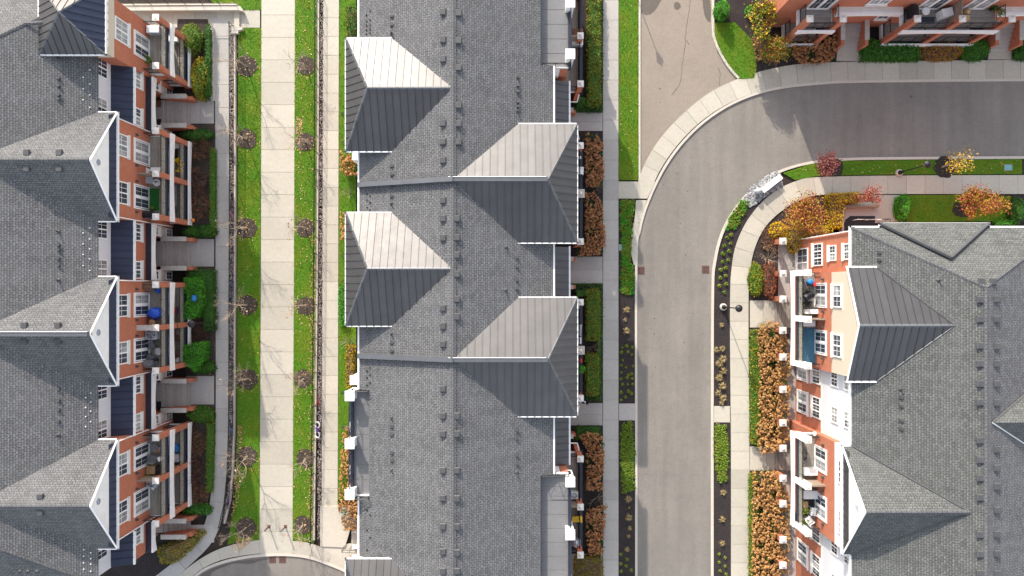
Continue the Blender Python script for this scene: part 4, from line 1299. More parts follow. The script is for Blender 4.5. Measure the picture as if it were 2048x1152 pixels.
# cream gable bay
ub, hb = -2.53, 3.96
MB().box(23.62, 25.5, ub-3.72, ub+3.72, 0, 7.62).build('brick_wall', M['brick'], BR)
MB().box(23.58, 26.5, ub-3.70, ub+3.70, 7.64, 10.3).build('cream_wall', M['cream'], BR)
g = FR.mb(); zc_ = 12.0
g.add([(ub-3.7,.02,10.3),(ub+3.7,.02,10.3),(ub,.02,11.85),(ub-3.7,-.4,10.3),(ub+3.7,-.4,10.3),(ub,-.4,11.85)], [(0,1,2),(5,4,3),(0,2,5,3),(1,4,5,2),(0,3,4,1)])
g.build('cream_gable', M['cream'], BR)
for s in (-1, 1):
    seam_roof('gable_roof', [(23.42,ub+s*hb,10.4),(25.45,ub+s*hb,10.4),(29.85,ub,12.05),(23.42,ub,12.05)], BR, 'metal', .53, .1)
    gutter(BR, [(23.4,ub+s*(hb+.05),10.4),(25.4,ub+s*(hb+.05),10.4)], w=.06)
    MB().tube((23.4,ub+s*(hb+.02),10.36),(23.4,ub,12.0),.07,.07,4).build('rake_board', M['white'], BR)
    ridge(BR, (25.45,ub+s*hb,10.42), (29.8,ub,12.06), 'flash', .07)
    for z0, w, k in ((8.0,1.5,'double'),):
        window(FR, BR, ub+.15+s*1.8, z0, 9.15, w, n=.03)
        FR.mb().box(ub+.15+s*1.8-1.0, ub+.15+s*1.8+1.0, .022, .05, 9.32, 9.38).build('trim_board', M['offwhite'], BR)
        FR.mb().box(ub+.15+s*1.8-1.0, ub+.15+s*1.8+1.0, .022, .05, 7.66, 7.72).build('trim_board', M['offwhite'], BR)
ridge(BR, (23.4,ub,12.06), (29.9,ub,12.06), 'flash', .11)
for uc in (-2.35, -14.9):
    for s in (-1, 1):
        window(FR, BR, uc+s*1.8, 4.85, 6.75, 1.72, kind='door', n=-.01 if uc < -10 else .0, sill=False)
        window(FR, BR, uc+s*1.8, 1.85, 3.9, 1.72, kind='door', sill=False)
        lamp_bracket(FR, BR, uc+s*3.0, 6.3); lamp_bracket(FR, BR, uc+s*.55, 6.3)
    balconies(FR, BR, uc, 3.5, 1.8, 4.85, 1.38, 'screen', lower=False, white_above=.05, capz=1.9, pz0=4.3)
# white pediment bay
uw = -15.0
MB().box(23.6, 25.5, uw-3.7, uw+3.75, 0, 8.1).build('brick_wall', M['brick'], BR)
MB().box(23.57, 25.5, uw-3.68, uw+3.72, 8.12, ZEr-.04).build('siding_wall', M['siding'], BR)
pediment(FR, BR, uw, 3.82, ZEr, 2.6, .22, .03, 0, 'shingle_warm', zr_, 'metal', -(30.65-23.6), -(XEr-23.6)-.02)
for s in (-1, 1): window(FR, BR, uw+s*1.8, 8.85, 9.6, 1.5, n=.04, sill=False)
for s in (-1, 1): ridge(BR, (XEr+.1,uw+s*3.8,ZEr+.06), (30.6,uw,12.42), 'vent', .09)
# recesses
for (u0, u1, uc) in ((-11.25, -6.25, -8.1), (-27, -18.75, -20.6)):
    MB().box(24.06, 24.3, u0, u1, 5.05, ZEr-.1).build('siding_wall', M['siding'], BR)
    MB().box(24.02, 24.3, u0, u1, 4.9, 5.04).build('string_course', M['offwhite'], BR)
    for s in ((-1, 1) if uc > -10 else (1, -1)):
        u = uc+s*1.35
        window(FRm, BR, u, 8.7, 9.55, 1.05, n=.03, sill=False)
        window(FRm, BR, u, 6.7, 7.6, 1.05, n=.03, sill=False)
        window(FRm, BR, u, 3.4, 4.65, 1.5, kind='triple', n=.0)
        window(FRm, BR, u, .5, 2.3, 1.7, kind='door', sill=False)
        FRm.mb().box(u-1.0, u+1.0, .0, .1, 2.45, 2.6).build('door_hood', M['white'], BR)
for z0, z1, w, k in ((3.6,5.0,1.6,'triple'),(6.3,7.2,1.0,'double'),(8.6,9.35,1.0,'double')):
    window(Fr(24.09,'W'), BR, 2.62, z0, z1, w, kind=k)
window(Fr(24.09,'W'), BR, 2.1, .5, 2.4, 2.2, kind='double')
FR.mb().path([(4.05,-.4,9.5),(4.05,-.4,.3)], .05).build('downpipe', M['white'], BR)
# gable on the far slope
for s in (-1, 1):
    MB().slab([(31.95,-8.95,12.62),(39.2,-8.95,12.62),(39.2,-8.95+s*3.9,ZEr+.02),(39.05,-8.95+s*3.9,ZEr+.02)], .1).build('gable_roof', M['shingle_warm'], BR)
    ridge(BR, (31.95,-8.95,12.63), (39.05,-8.95+s*3.9,ZEr+.04), 'vent' if s > 0 else 'white', .05)
for y in (599,638,691,727,767,804,880,919,955,994,1068,1107,1145):
    on_roof(RWs, VENT, 'roof_vent', 1958, y, zr_, R(90))
for y in (598,638,692,727,767,805,898,935,972,1019,1067,1106,1146):
    on_roof(REs, VENT, 'roof_vent', 1992, y, zr_, R(90))
for x, y, k in ((1877,560,0),(1757,505,1),(1757,520,1),(1801,778,0),(1801,795,1),(1801,812,1),(1801,841,1),(1801,858,1)):
    on_roof(RWs, HOOD if k else PIPE, 'vent_pipe', x, y, zr_)
# patio in front: low brick pillars with white caps, wooden steps
for y, gl in ((482,1),(547,1),(598,1),(661,0),(714,1),(779,0),(846,0),(897,0),(957,0),(1008,0),(1080,0),(1131,0)):
    yy = W2(0, y, 1.75)[1]
    pillar(FR, BR, yy, 1.25, 1.65, w=.42, cw=.56, finial='globe')
for y0, y1 in ((604,655),(897,940)):
    a, b = W2(0, y0, .3)[1], W2(0, y1, .3)[1]
    for i in range(6):
        x0 = W2(1550+i*6, 0, .1)[0]
        MB().box(x0, x0+.27, b, a, -.1, .12+.13*i).build('step', M['deck'], BR)

# ================================================================== TOP RIGHT ROW
BT = thing('townhouse_row', 'red brick townhouse row with grey decks along the top right edge, facing the street', 'building', (32, 26, 0))
FT = Fr(22.15, 'S')
MB().box(21.3, 56, 22.17, 36, 0, 9.2).build('brick_wall', M['brick'], BT)
MB().slab([(20.2,21.8,9.2),(56,21.8,9.2),(56,29,12),(24,29,12)], .15).build('main_roof', M['shingle'], BT)
MB().slab([(20.2,36.2,9.2),(56,36.2,9.2),(56,29,12),(24,29,12)], .15).build('main_roof', M['shingle'], BT)
MB().slab([(20.2,21.8,9.2),(24,29,12),(20.2,36.2,9.2)], .15).build('hip_roof', M['shingle'], BT)
def top_balcony(us, z1, z2, dep=1.5, lower=True):
    for i, u in enumerate(us):
        pillar(FT, BT, u, dep, z2+1.72, finial='globe', cw=.52)
    for lev, z in ((2, z2), (1, z1)):
        if lev == 1 and not lower: continue
        for a, b in zip(us[:-1], us[1:]):
            d = deck(FT, BT, a+.06, b-.06, 0, dep-.02, z)
            rail(FT, d, (a+.2, dep+.02), (b-.2, dep+.02), z)
        arch_beam(FT, BT, us[0]-.2, us[-1]+.2, dep+.22, z+.06, .62, .2)
        for ue in (us[0], us[-1]):
            FT.mb().box(ue-.08, ue+.08, 0, dep+.2, z-.6, z-.23).build('side_beam', M['white'], BT)
            rail(FT, d, (ue, .1), (ue, dep-.2), z, nx=1)
    for a, b in zip(us[:-1], us[1:]):
        window(FT, BT, (a+b)/2, z2+.02, z2+2.1, 1.72, kind='door', sill=False)
        lamp_bracket(FT, BT, (a+b)/2+1.3, z2+2.2)
    for u in us[1:-1]:
        FT.mb().box(u-.05, u+.05, 0, dep-.2, z2, z2+1.75).build('privacy_screen', M['screen'], BT)
top_balcony([22.85, 25.4], .9, 3.9)
top_balcony([31.1, 34.55, 38.35], .9, 3.9)
for u0, u1, uc in ((25.65, 30.85, 28.4), (38.6, 44, 41.2)):
    FT.mb().box(u0, u1, -.02, .35, 4.05, 4.2).build('porch_roof', M['offwhite'], BT)
    arch_beam(FT, BT, u0, u1, .36, 4.2, .6, .22, .2, name='porch_fascia')
    for s in (-1, 1):
        FT.mb().box(uc+s*1.0-.14, uc+s*1.0+.14, -.1, 2.0, 0, 1.45).build('stair_wall', M['brick'], BT)
        FT.mb().box(uc+s*1.0-.18, uc+s*1.0+.18, -.1, 1.6, 1.45, 1.55).build('coping', M['stone'], BT)
    for i in range(6):
        FT.mb().box(uc-.85, uc+.85, .0+i*.33, .33+i*.33, 0, .9-.14*i).build('step', M['concrete2'], BT)
    window(FT, BT, uc+1.9, 2.0, 3.1, .8, kind='single')
    window(FT, BT, uc, 4.9, 6.2, 1.4)

# ================================================================== FENCES, WALLS, LAMPS, DRAINS
def fence(name, label, line, h, z0, post_step, pickets, top=True, kerbw=.16, group=None):
    P = WL(line)
    L = [0]
    for a, b in zip(P[:-1], P[1:]): L.append(L[-1]+math.dist(a, b))
    root = thing(name, label, 'fence', (P[0][0], P[0][1], 0), group=group)
    kb = MB().prism(offset(P, kerbw/2) + offset(P, -kerbw/2)[::-1], -.13, z0).build('kerb_wall', M['kerb'], root)
    n = max(1, round(L[-1]/post_step))
    Q = resample(P, n)
    rl = MB()
    for a, b in zip(P[:-1], P[1:]):
        for zz, r in ((h, .024), (.12, .018), (h-.13, .014)):
            rl.tube((a[0],a[1],z0+zz), (b[0],b[1],z0+zz), r, r, 4)
    rl.build('rail', M['black'], root)
    pm = MB().tube((0,0,0), (0,0,h+.03), .033, .033, 4).mesh('post', M['black'])
    for q in Q: inst(pm, 'post', root, (q[0], q[1], z0))
    pk = MB()
    for q in resample(P, int(L[-1]/pickets)):
        pk.tube((q[0],q[1],z0+.1), (q[0],q[1],z0+h-.05), .009, .009, 3, False)
    pk.build('picket', M['black'], root, kind='stuff')
    return root
fence('picket_fence', 'long black metal picket fence on a concrete kerb between the left walkway and the lawn', spline([(470,55),(471,300),(470,600),(469,850),(466,940),(460,1000),(449,1046)], 60), 1.1, .18, 1.9, .13)
fence('picket_fence', 'thin black metal fence on a concrete kerb beside the middle walkway', [(637,-30),(636,300),(634,600),(631,850),(628,1080)], 1.0, .12, 1.45, .16)
fence('railing_fence', 'short black railing on the concrete wall at the top left corner', [(240,14),(350,13),(478,13)], 1.0, .5, 1.5, .9)
r_ = thing('retaining_wall', 'pale concrete retaining wall with a step beside the wide walkway, top left', 'wall', W(478, 40, 0))
MB().prism(WL([(250,13),(480,12),(486,22),(476,20),(250,21)], .5), -.1, .5).build('wall_top', M['kerb'], r_)
MB().prism(WL([(470,24),(480,22),(480,58),(470,58)]), -.1, .18).build('step', M['concrete'], r_)
MB().prism(WL([(462,52),(484,53),(484,58),(475,60),(475,66),(462,66)], .4), -.1, .32).build('wall_return', M['kerb'], r_)
g_ = thing('garden_edge', 'low concrete edging beside the left planting bed, in shade', 'edging', W(424, 120, 0))
MB().prism(WL([(420,52),(428,56),(430,202),(422,202)]), -.1, .2).build('edging', M['kerb'], g_)

def street_lamp(label, px, py):
    x, y, _ = W(px, py)
    t = thing('street_lamp', label, 'street lamp', (x, y, 0), group='black lamp posts along the paths', local=True)
    MB().lathe((0,0,0), [(.30,-.1),(.30,.16),(.27,.22)], 18).build('footing', M['kerb'], t, True)
    MB().lathe((0,0,.2), [(.19,0),(.19,.12),(.12,.2),(.10,.55),(.07,.6)], 14).build('base', M['black'], t)
    MB().tube((0,0,.7), (0,0,3.7), .052, .04, 8).build('pole', M['black'], t)
    MB().lathe((0,0,3.68), [(.05,0),(.10,.08),(.16,.12),(.2,.36),(.2,.42)], 14).build('lantern', M['pane_pale'], t)
    MB().lathe((0,0,4.08), [(.30,0),(.28,.06),(.17,.15),(.07,.2),(.05,.28),(.02,.34)], 16).build('cap', M['black'], t)
    return t
street_lamp('black lamp post with a round white footing in the mulch strip right of the lane', 1446, 614)
street_lamp('black lamp post on the narrow lawn between the street and the sidewalk', 1797, 346)
street_lamp('black lamp post leaning over the maroon shrub beside the left walkway', 428, 643)
street_lamp('black lamp post at the top edge throwing its long shadow onto the old beige lane', 1252, -62)
def drain(label, px, py, w=.62, h=.66, rz=0):
    x, y, _ = W(px, py, -.09)
    t = thing('storm_drain', label, 'drain', (x, y, -.093), rz, 'rusty drain grates in the asphalt', local=True)
    m = MB()
    m.box(-w/2,w/2,-h/2,-h/2+.05,0,.02).box(-w/2,w/2,h/2-.05,h/2,0,.02).box(-w/2,-w/2+.05,-h/2+.05,h/2-.05,0,.019).box(w/2-.05,w/2,-h/2+.05,h/2-.05,0,.019)
    m.build('frame', M['rusty'], t)
    MB().box(-w/2+.04,w/2-.04,-h/2+.04,h/2-.04,-.002,.003).build('dark_pit_sheet', M['black'], t)  # thin black plate standing in for the dark below the bars
    for k in range(5):
        MB().box(-w/2+.05,w/2-.05,-h/2+.09+k*.115,-h/2+.145+k*.115,.004,.016).build('bar', M['rusty'], t)
    b = MB()
    for k in range(3): b.box(-w/2+.14+k*.15,-w/2+.18+k*.15,-h/2+.05,h/2-.05,.004,.015)
    b.build('cross_bar', M['rusty'], t)
drain('square rusty drain grate at the left kerb of the lane', 1282, 541)
drain('square rusty drain grate at the right kerb of the lane', 1411, 539)
drain('left one of the paired drain grates at the end of the wide walkway', 545, 1119, .58, .58)
drain('right one of the paired drain grates at the end of the wide walkway', 565, 1119, .58, .58)
def utility_lid(label, px, py):
    t = thing('utility_lid', label, 'utility box', W(px, py), local=True)
    MB().box(-.3,.3,-.22,.22,-.05,.05).build('lid', M['bluegreen'], t)
    MB().box(-.34,.34,-.26,.26,-.06,.03).build('rim', M['concrete2'], t)
utility_lid('pale blue green utility lid in the lawn by the street, far right', 2016, 335)
utility_lid('blue green utility lid among the plants in the mulch bed left of the lane', 1246, 495)
for lab, px in (('left one of the two short brown posts at the end of the wide walkway', 538), ('right one of the two short brown posts at the end of the wide walkway', 571)):
    t = thing('bollard', lab, 'bollard', W(px, 1053, 0), group='posts at the end of the wide walkway', local=True)
    MB().box(-.13,.13,-.13,.13,-.05,.02).build('base_plate', M['rusty'], t)
    MB().tube((0,0,.02), (0,0,1.05), .06, .06, 8).build('post', M['rusty'], t)
    MB().lathe((0,0,1.05), [(.065,0),(.05,.03),(.015,.05)], 8).build('cap', M['vent'], t)
# sign block and hydrant on the white gravel
bx = W(1539, 369)
t = thing('sign_block', 'long white block sign standing on the white gravel in the bend', 'sign', bx, R(38), local=True)
MB().box(-.95,.95,-.19,.19,-.05,.50).build('block', M['plastic_white'], t)
MB().box(-1.0,1.0,-.23,.23,.50,.58).build('cap', M['white'], t)
t = thing('hydrant', 'grey rounded hydrant cap at the end of the white block sign on gravel', 'hydrant', W(1512, 384), local=True)
MB().lathe((0,0,0), [(.26,-.05),(.26,.06),(.19,.1),(.19,.5),(.26,.55),(.26,.62),(.15,.76),(.05,.82)], 14).build('body', M['ac_grey'], t)
MB().tube((-.34,0,.4),(.34,0,.4),.075,.075,8).build('nozzle', M['ac_grey'], t)
# sunken entrance by the right building
t = thing('sunken_entrance', 'dark sunken basement entrance with concrete walls beside the golden hedge', 'entrance', W(1730, 430), local=False)
MB().prism(WL([(1690,420),(1758,420),(1758,446),(1690,446)]), -.13, .012).build('floor', M['concrete2'], t)
MB().prism(WL([(1700,432),(1750,432),(1750,460),(1690,460),(1690,440)]), .013, .02).build('dark_pit_sheet', M['black'], t)  # flat black sheet painted in for the shade of the sunken opening
MB().prism(WL([(1688,410),(1765,408),(1765,413),(1688,415)], 1.0), -.1, .6).build('wall_top', M['screen'], t)
MB().prism(WL([(1684,412),(1688,412),(1688,470),(1684,470)], .6), -.1, .6).build('side_wall', M['concrete2'], t)
mb = MB()
for a in (1704, 1730, 1752):
    x, y, _ = W(a, 441); mb.tube((x,y,0),(x,y,.9),.025,.025,4)
x0, y0, _ = W(1704, 441); x1, y1, _ = W(1752, 441)
mb.tube((x0,y0,.9),(x1,y1,.9),.025,.025,4); mb.build('hand_rail', M['plastic_white'], t)
t = thing('hand_rail', 'short black hand rail at the corner of the sunken entrance', 'railing', W(1762, 440), local=True)
MB().path([(-.3,0,0),(-.3,0,.9),(.3,0,.9),(.3,0,0)],.025,4).path([(.3,0,.9),(.3,-.5,.9),(.3,-.5,0)],.025,4).build('rail', M['black'], t)

# ================================================================== PLANTS
def area(P): return abs(sum(P[i][0]*P[(i+1)%len(P)][1]-P[(i+1)%len(P)][0]*P[i][1] for i in range(len(P))))/2
seedc = [100]
def nrnd():
    seedc[0] += 1
    return random.Random(seedc[0])
def hedge(name, label, cat, poly, h, mat, dens=210, size=.13, z=0.0, ragged=.06, px=True, core='dark_green', group=None, top='flat', mat2=None, frac2=0.0):
    """clipped hedge or mound over an outline: leaves on top and sides, dark wood inside"""
    r = nrnd()
    P = WL(poly, z+h*0.7) if px else poly
    cx, cy = sum(p[0] for p in P)/len(P), sum(p[1] for p in P)/len(P)
    t = thing(name, label, cat, (cx, cy, z), group=group)
    per = [math.dist(P[i], P[(i+1)%len(P)]) for i in range(len(P))]
    rad = max(math.dist(p, (cx,cy)) for p in P)
    def hz(p):
        if top == 'flat': return h*(1+.05*math.sin(p[0]*3.1+p[1]*2.3)+.05*math.sin(p[1]*5.7-p[0]*1.9))
        # mound: lower towards the edge
        d = min(_segd(p, P[i], P[(i+1)%len(P)]) for i in range(len(P)))
        q = min(1.0, d/(0.55*h+.15))
        return h*(0.35+0.65*math.sqrt(max(0,1-(1-q)**2)))
    mb, mb2 = MB(), MB()
    for p in scatter(P, int(area(P)*dens), r):
        zz = z + hz(p) + r.gauss(0, ragged)
        leaf(mb2 if r.random() < frac2 else mb, (p[0], p[1], zz-abs(r.gauss(0,.06))), size, r, .5)
    n = int(sum(per)*h*dens*.5)
    for _ in range(n):
        i = r.choices(range(len(P)), per)[0]; k = r.random()
        a, b = P[i], P[(i+1)%len(P)]
        hh = h if top == 'flat' else h*.4
        leaf(mb2 if r.random() < frac2 else mb, (a[0]+(b[0]-a[0])*k+r.gauss(0,ragged), a[1]+(b[1]-a[1])*k+r.gauss(0,ragged), z+r.uniform(.05,1)*hh), size, r, .2)
    mb.build('foliage', M[mat], t)
    if mat2 and mb2.v: mb2.build('turning_foliage', M[mat2], t)
    c = [(cx+(p[0]-cx)*.9, cy+(p[1]-cy)*.9) for p in P]
    st = MB().prism(c, z, z+(h*.88 if top == 'flat' else h*.3))
    if top != 'flat':
        st.prism([(cx+(p[0]-cx)*.6, cy+(p[1]-cy)*.6) for p in P], z+h*.3, z+h*.7)
    st.build('inner_branches', M[core], t)
    return t
def _segd(p, a, b):
    dx, dy = b[0]-a[0], b[1]-a[1]
    L = dx*dx+dy*dy or 1e-9
    k = max(0, min(1, ((p[0]-a[0])*dx+(p[1]-a[1])*dy)/L))
    return math.hypot(p[0]-a[0]-dx*k, p[1]-a[1]-dy*k)
def dry_shrub(label, poly, h, mat, n=60, lf=140, leafmat=None):
    r = nrnd(); P = WL(poly)
    cx, cy = sum(p[0] for p in P)/len(P), sum(p[1] for p in P)/len(P)
    t = thing('shrub', label, 'shrub', (cx, cy, 0))
    st, lv = MB(), MB()
    for p in scatter(P, n, r, .1):
        hh = h*r.uniform(.5, 1.1)
        for _ in range(9):
            a = r.uniform(0,6.283); L = r.uniform(.12,.42)
            e = (p[0]+math.cos(a)*L, p[1]+math.sin(a)*L, hh*r.uniform(.5,1))
            w = .012; sx, sy = -math.sin(a)*w, math.cos(a)*w
            m = ((p[0]*.6+e[0]*.4), (p[1]*.6+e[1]*.4), e[2]*.65)
            st.add([(p[0]-sx,p[1]-sy,0),(p[0]+sx,p[1]+sy,0),(m[0]+sx,m[1]+sy,m[2]),(m[0]-sx,m[1]-sy,m[2]),e], [(0,1,2,3),(3,2,4)])
            if r.random() < lf/(n*9): leaf(lv, e, .1, r, .4)
    st.build('stems', M[mat], t)
    if lv.v: lv.build('leaves', M[leafmat or mat], t)
    return t
def rect(x0, y0, x1, y1, j=0, seed=0, r=0):
    if not r: return [(x0,y0),(x1,y0),(x1,y1),(x0,y1)]
    out = []
    for cx, cy, a0 in ((x1-r,y0+r,-90),(x1-r,y1-r,0),(x0+r,y1-r,90),(x0+r,y0+r,180)):
        for k in range(4): out.append((cx+r*math.cos(R(a0+30*k)), cy+r*math.sin(R(a0+30*k))))
    return out
def oval(cx, cy, rx, ry, n=14, seed=1, j=.1):
    r = random.Random(seed)
    return [(cx+rx*math.cos(2*math.pi*i/n)*r.uniform(1-j,1+j), cy+ry*math.sin(2*math.pi*i/n)*r.uniform(1-j,1+j)) for i in range(n)]
def hydrangea(label, poly, h, mat='bloom', dens=34, size=.125, z=0.0, group='dried hydrangea hedges along the buildings', holes=()):
    r = nrnd()
    P = WL(poly, z+h)
    cx, cy = sum(p[0] for p in P)/len(P), sum(p[1] for p in P)/len(P)
    t = thing('hydrangea', label, 'hydrangea', (cx, cy, z), group=group)
    fl, lf, st = MB(), MB(), MB()
    for p in scatter(P, int(area(P)*dens), r, size*1.12):
        if any(math.dist(p, W2(*q[:2], h)) < q[2] for q in holes): continue
        if math.sin(p[0]*2.9+1.3)*math.sin(p[1]*2.3+.7)+r.gauss(0,.25) < -.72:
            for _ in range(4): leaf(lf, (p[0]+r.gauss(0,.1), p[1]+r.gauss(0,.1), z+h*r.uniform(.3,.75)), .17, r, .6)
            continue
        s = size*r.uniform(.6, 1.35); zz = z + h*r.uniform(.66, 1.14)
        # a dried head: a dark core under a ragged dome of papery florets
        fl.ell((p[0],p[1],zz-s*.1), (s*.6,s*.6,s*.5), 5, 3)
        for _ in range(13):
            a = r.uniform(0,6.283); e = r.uniform(.05,1.35)
            d = Vector((math.cos(a)*math.sin(e), math.sin(a)*math.sin(e), math.cos(e)*.8))
            c = Vector((p[0],p[1],zz)) + d*s*r.uniform(.75,1.1)
            n = (d + Vector((r.gauss(0,.35), r.gauss(0,.35), r.gauss(0,.3)))).normalized()
            u = n.cross(Vector((0,0,1)) if abs(n.z) < .9 else Vector((1,0,0))).normalized(); v = n.cross(u)
            q = s*r.uniform(.36,.6)
            fl.add([tuple(c-u*q), tuple(c-v*q*.8), tuple(c+u*q), tuple(c+v*q*.8)], [(0,1,2,3)])
        b = (p[0]+r.gauss(0,.12), p[1]+r.gauss(0,.12), z)
        st.tube(b, (p[0],p[1],zz-.05), .012, .007, 3, False)
        if r.random() < .6: leaf(lf, (p[0]+r.gauss(0,.1), p[1]+r.gauss(0,.1), zz-r.uniform(.1,.35)), .19, r, .6)
    fl.build('flower_heads', M[mat], t, kind='stuff')
    st.build('stems', M['brown'], t); 
    if lf.v: lf.build('leaves', M['dark_green' if mat == 'bloom' else 'hedge'], t)
    return t
def branch(mb, p, d, L, rad, depth, r, tips, spread=.55, up=.15, kids=(2,3)):
    n = 2
    q = Vector(p); dd = Vector(d).normalized()
    for k in range(n):
        nx = q + dd*(L/n)
        mb.tube(tuple(q), tuple(nx), rad*(1-.3*k/n), rad*(1-.3*(k+1)/n), 4 if rad > .015 else 3, False)
        dd = (dd + Vector((r.gauss(0,.14), r.gauss(0,.14), r.gauss(0,.08)))).normalized()
        q = nx
        if depth > 0 and k < n-1 and r.random() < .7:
            branch(mb, q, (dd + Vector((r.gauss(0,spread), r.gauss(0,spread), up))).normalized(), L*.6, rad*.55, depth-1, r, tips, spread, up, kids)
    tips.append(tuple(q))
    if depth > 0:
        for _ in range(r.randint(*kids)):
            branch(mb, q, (dd + Vector((r.gauss(0,spread), r.gauss(0,spread), r.gauss(up,.2)))).normalized(), L*r.uniform(.6,.85), rad*.62, depth-1, r, tips, spread, up, kids)
def sapling_proto(seed, h=3.6, label='', loc=(0,0,0), tilt=(0,0), depth=4, leaves=None, nl=0, rad=.055, spread=.55):
    r = random.Random(seed)
    t = thing('bare_tree', label, 'tree', loc, local=True)
    tr = MB(); tr.tube((0,0,-.05), (tilt[0]*.4,tilt[1]*.4,h*.42), rad*1.15, rad*.8, 6)
    tr.build('trunk', M['bark'], t)
    br, tips = MB(), []
    top = (tilt[0]*.4,tilt[1]*.4,h*.42)
    for k in range(4):
        a = 2*math.pi*k/4 + r.uniform(-.4,.4)
        branch(br, top, (math.cos(a)*.75+tilt[0]*.4, math.sin(a)*.75+tilt[1]*.4, .75), h*.2, rad*.5, depth, r, tips, spread)
    br.build('branches', M['twig'], t)
    if leaves:
        mb = MB()
        for p in r.sample(tips, min(nl, len(tips))): leaf(mb, p, .16, r)
        mb.build('leaves', M[leaves], t)
    return t
ordn = ['topmost', 'second', 'third', 'fourth', 'fifth', 'sixth', 'lowest']
def rowlab(i, n): return 'topmost' if i == 0 else ('lowest' if i == n-1 else ['second','third','fourth','fifth','sixth'][i-1])
LT = [(493,133),(493,278),(494,456),(494,610),(495,758),(494,913),(493,1055)]
RT = [(612,132),(611,284),(611,456),(611,611),(607,758),(611,916),(606,1050)]
protos = []
for side, rows, base in (('left', LT, 20), ('right', RT, 60)):
    for i, (px, py) in enumerate(rows):
        disc('mulch_ring', px, py, (.88 if side == 'left' else .80), 'mulch_brown', .045, seed=base+i)
        lab = 'bare tree in mulch ring, %s in the row %s of the wide walkway' % (rowlab(i, 7), side)
        rr = random.Random(base+i)
        if i < 3 or (side == 'right' and i == 3):
            t = sapling_proto(base+i, rr.uniform(3.3, 3.8) if side == 'left' else rr.uniform(2.6, 3.1), lab, W(px, py, .04), (rr.uniform(-.5,-.1), rr.uniform(-.4,.1)), depth=4, leaves='fallen', nl=10)
            protos.append((side, t))
        else:
            src = [q for s, q in protos if s == side][i % 3]
            t = dup(src, W(px, py, .04), rr.uniform(0, 6.28), lab, scale=rr.uniform(.85, 1.05))
        t['group'] = 'bare trees in mulch rings beside the wide walkway'
# leafy trees
def tree(name, label, px, py, ccx, ccy, cz, rx, ry, rz_, mats, nleaf, size, seed, clumps=14, tr=.07, gap=.5):
    r = random.Random(seed)
    b = W(px, py); c = W(ccx, ccy, cz)
    t = thing(name, label, 'tree', b)
    tb, tips = MB(), []
    mid = (b[0]+(c[0]-b[0])*.3, b[1]+(c[1]-b[1])*.3, cz*.45)
    tb.tube((b[0],b[1],-.05), mid, tr*1.2, tr*.8, 7).build('trunk', M['bark'], t)
    lb = MB()
    cl = []
    for k in range(clumps):
        while True:
            v = Vector((r.uniform(-1,1), r.uniform(-1,1), r.uniform(-1,1)))
            if .35 < v.length < 1: break
        q = (c[0]+v.x*rx*.85, c[1]+v.y*ry*.85, max(.5, cz+v.z*rz_*.85))
        cl.append((q, r.uniform(.6, 1.1)))
        m2 = tuple((mid[j]+q[j])/2 + r.gauss(0,.08) for j in range(3))
        lb.tube(mid, m2, tr*.5, tr*.3, 4, False); lb.tube(m2, q, tr*.3, .008, 4, False)
    lb.build('limbs', M['twig'], t)
    mbs = {m: MB() for m in mats}
    rr = min(rx, ry)*gap
    for _ in range(nleaf):
        q, s = r.choice(cl)
        p = (q[0]+r.gauss(0, rr*.5*s), q[1]+r.gauss(0, rr*.5*s), q[2]+r.gauss(0, rr*.35*s))
        leaf(mbs[r.choice(mats)], p, size, r, .5)
    for i, (m, mb) in enumerate(mbs.items()): mb.build('crown' if i == 0 else 'crown_leaves', M[m], t)
    return t
tree('small_tree', 'small dusky pink leaved tree on the mulch ring by the street bend', 1642, 336, 1656, 332, 2.4, .95, 1.1, .7, ['pink'], 1500, .15, 1, 20)
tree('small_tree', 'nearly bare tree with a few golden leaves beside the lamp on the street lawn', 1884, 334, 1920, 322, 3.0, 1.5, .9, .8, ['straw','gold'], 420, .16, 2, 26, gap=.7)
tree('small_tree', 'rust red and green tree in front of the golden shrubs at the curved sidewalk', 1600, 440, 1608, 430, 2.6, 1.55, 1.6, 1.0, ['rust','rust','gold_green'], 3600, .16, 3, 26)
tree('small_tree', 'wide rust red tree spreading over the small lawn at the far right', 1930, 420, 1968, 405, 3.0, 2.0, 1.25, .9, ['rust','rust','gold_green'], 3200, .16, 4, 26)
tree('small_tree', 'sparse pinkish red tree behind the sunken entrance', 1725, 402, 1740, 392, 2.4, 1.1, .85, .8, ['pink','rust'], 800, .14, 5, 18)
tree('small_tree', 'large leaved yellow green and red tree at the corner of the top right row', 1520, 45, 1526, 38, 2.8, 1.15, 1.9, 1.0, ['hedge_lime','hedge_lime','maroon','gold'], 1900, .22, 6, 24)
tree('small_tree', 'round rust and green tree beside the brown hydrangeas in the top right garden', 1550, 100, 1553, 96, 2.2, 1.15, 1.15, .9, ['gold_green','rust','hedge'], 4600, .14, 7, 28)
tree('small_tree', 'slender pale branched bare tree over the bed beside the right building', 1530, 520, 1540, 512, 2.6, 1.25, 1.1, .8, ['brown'], 160, .12, 8, 20)

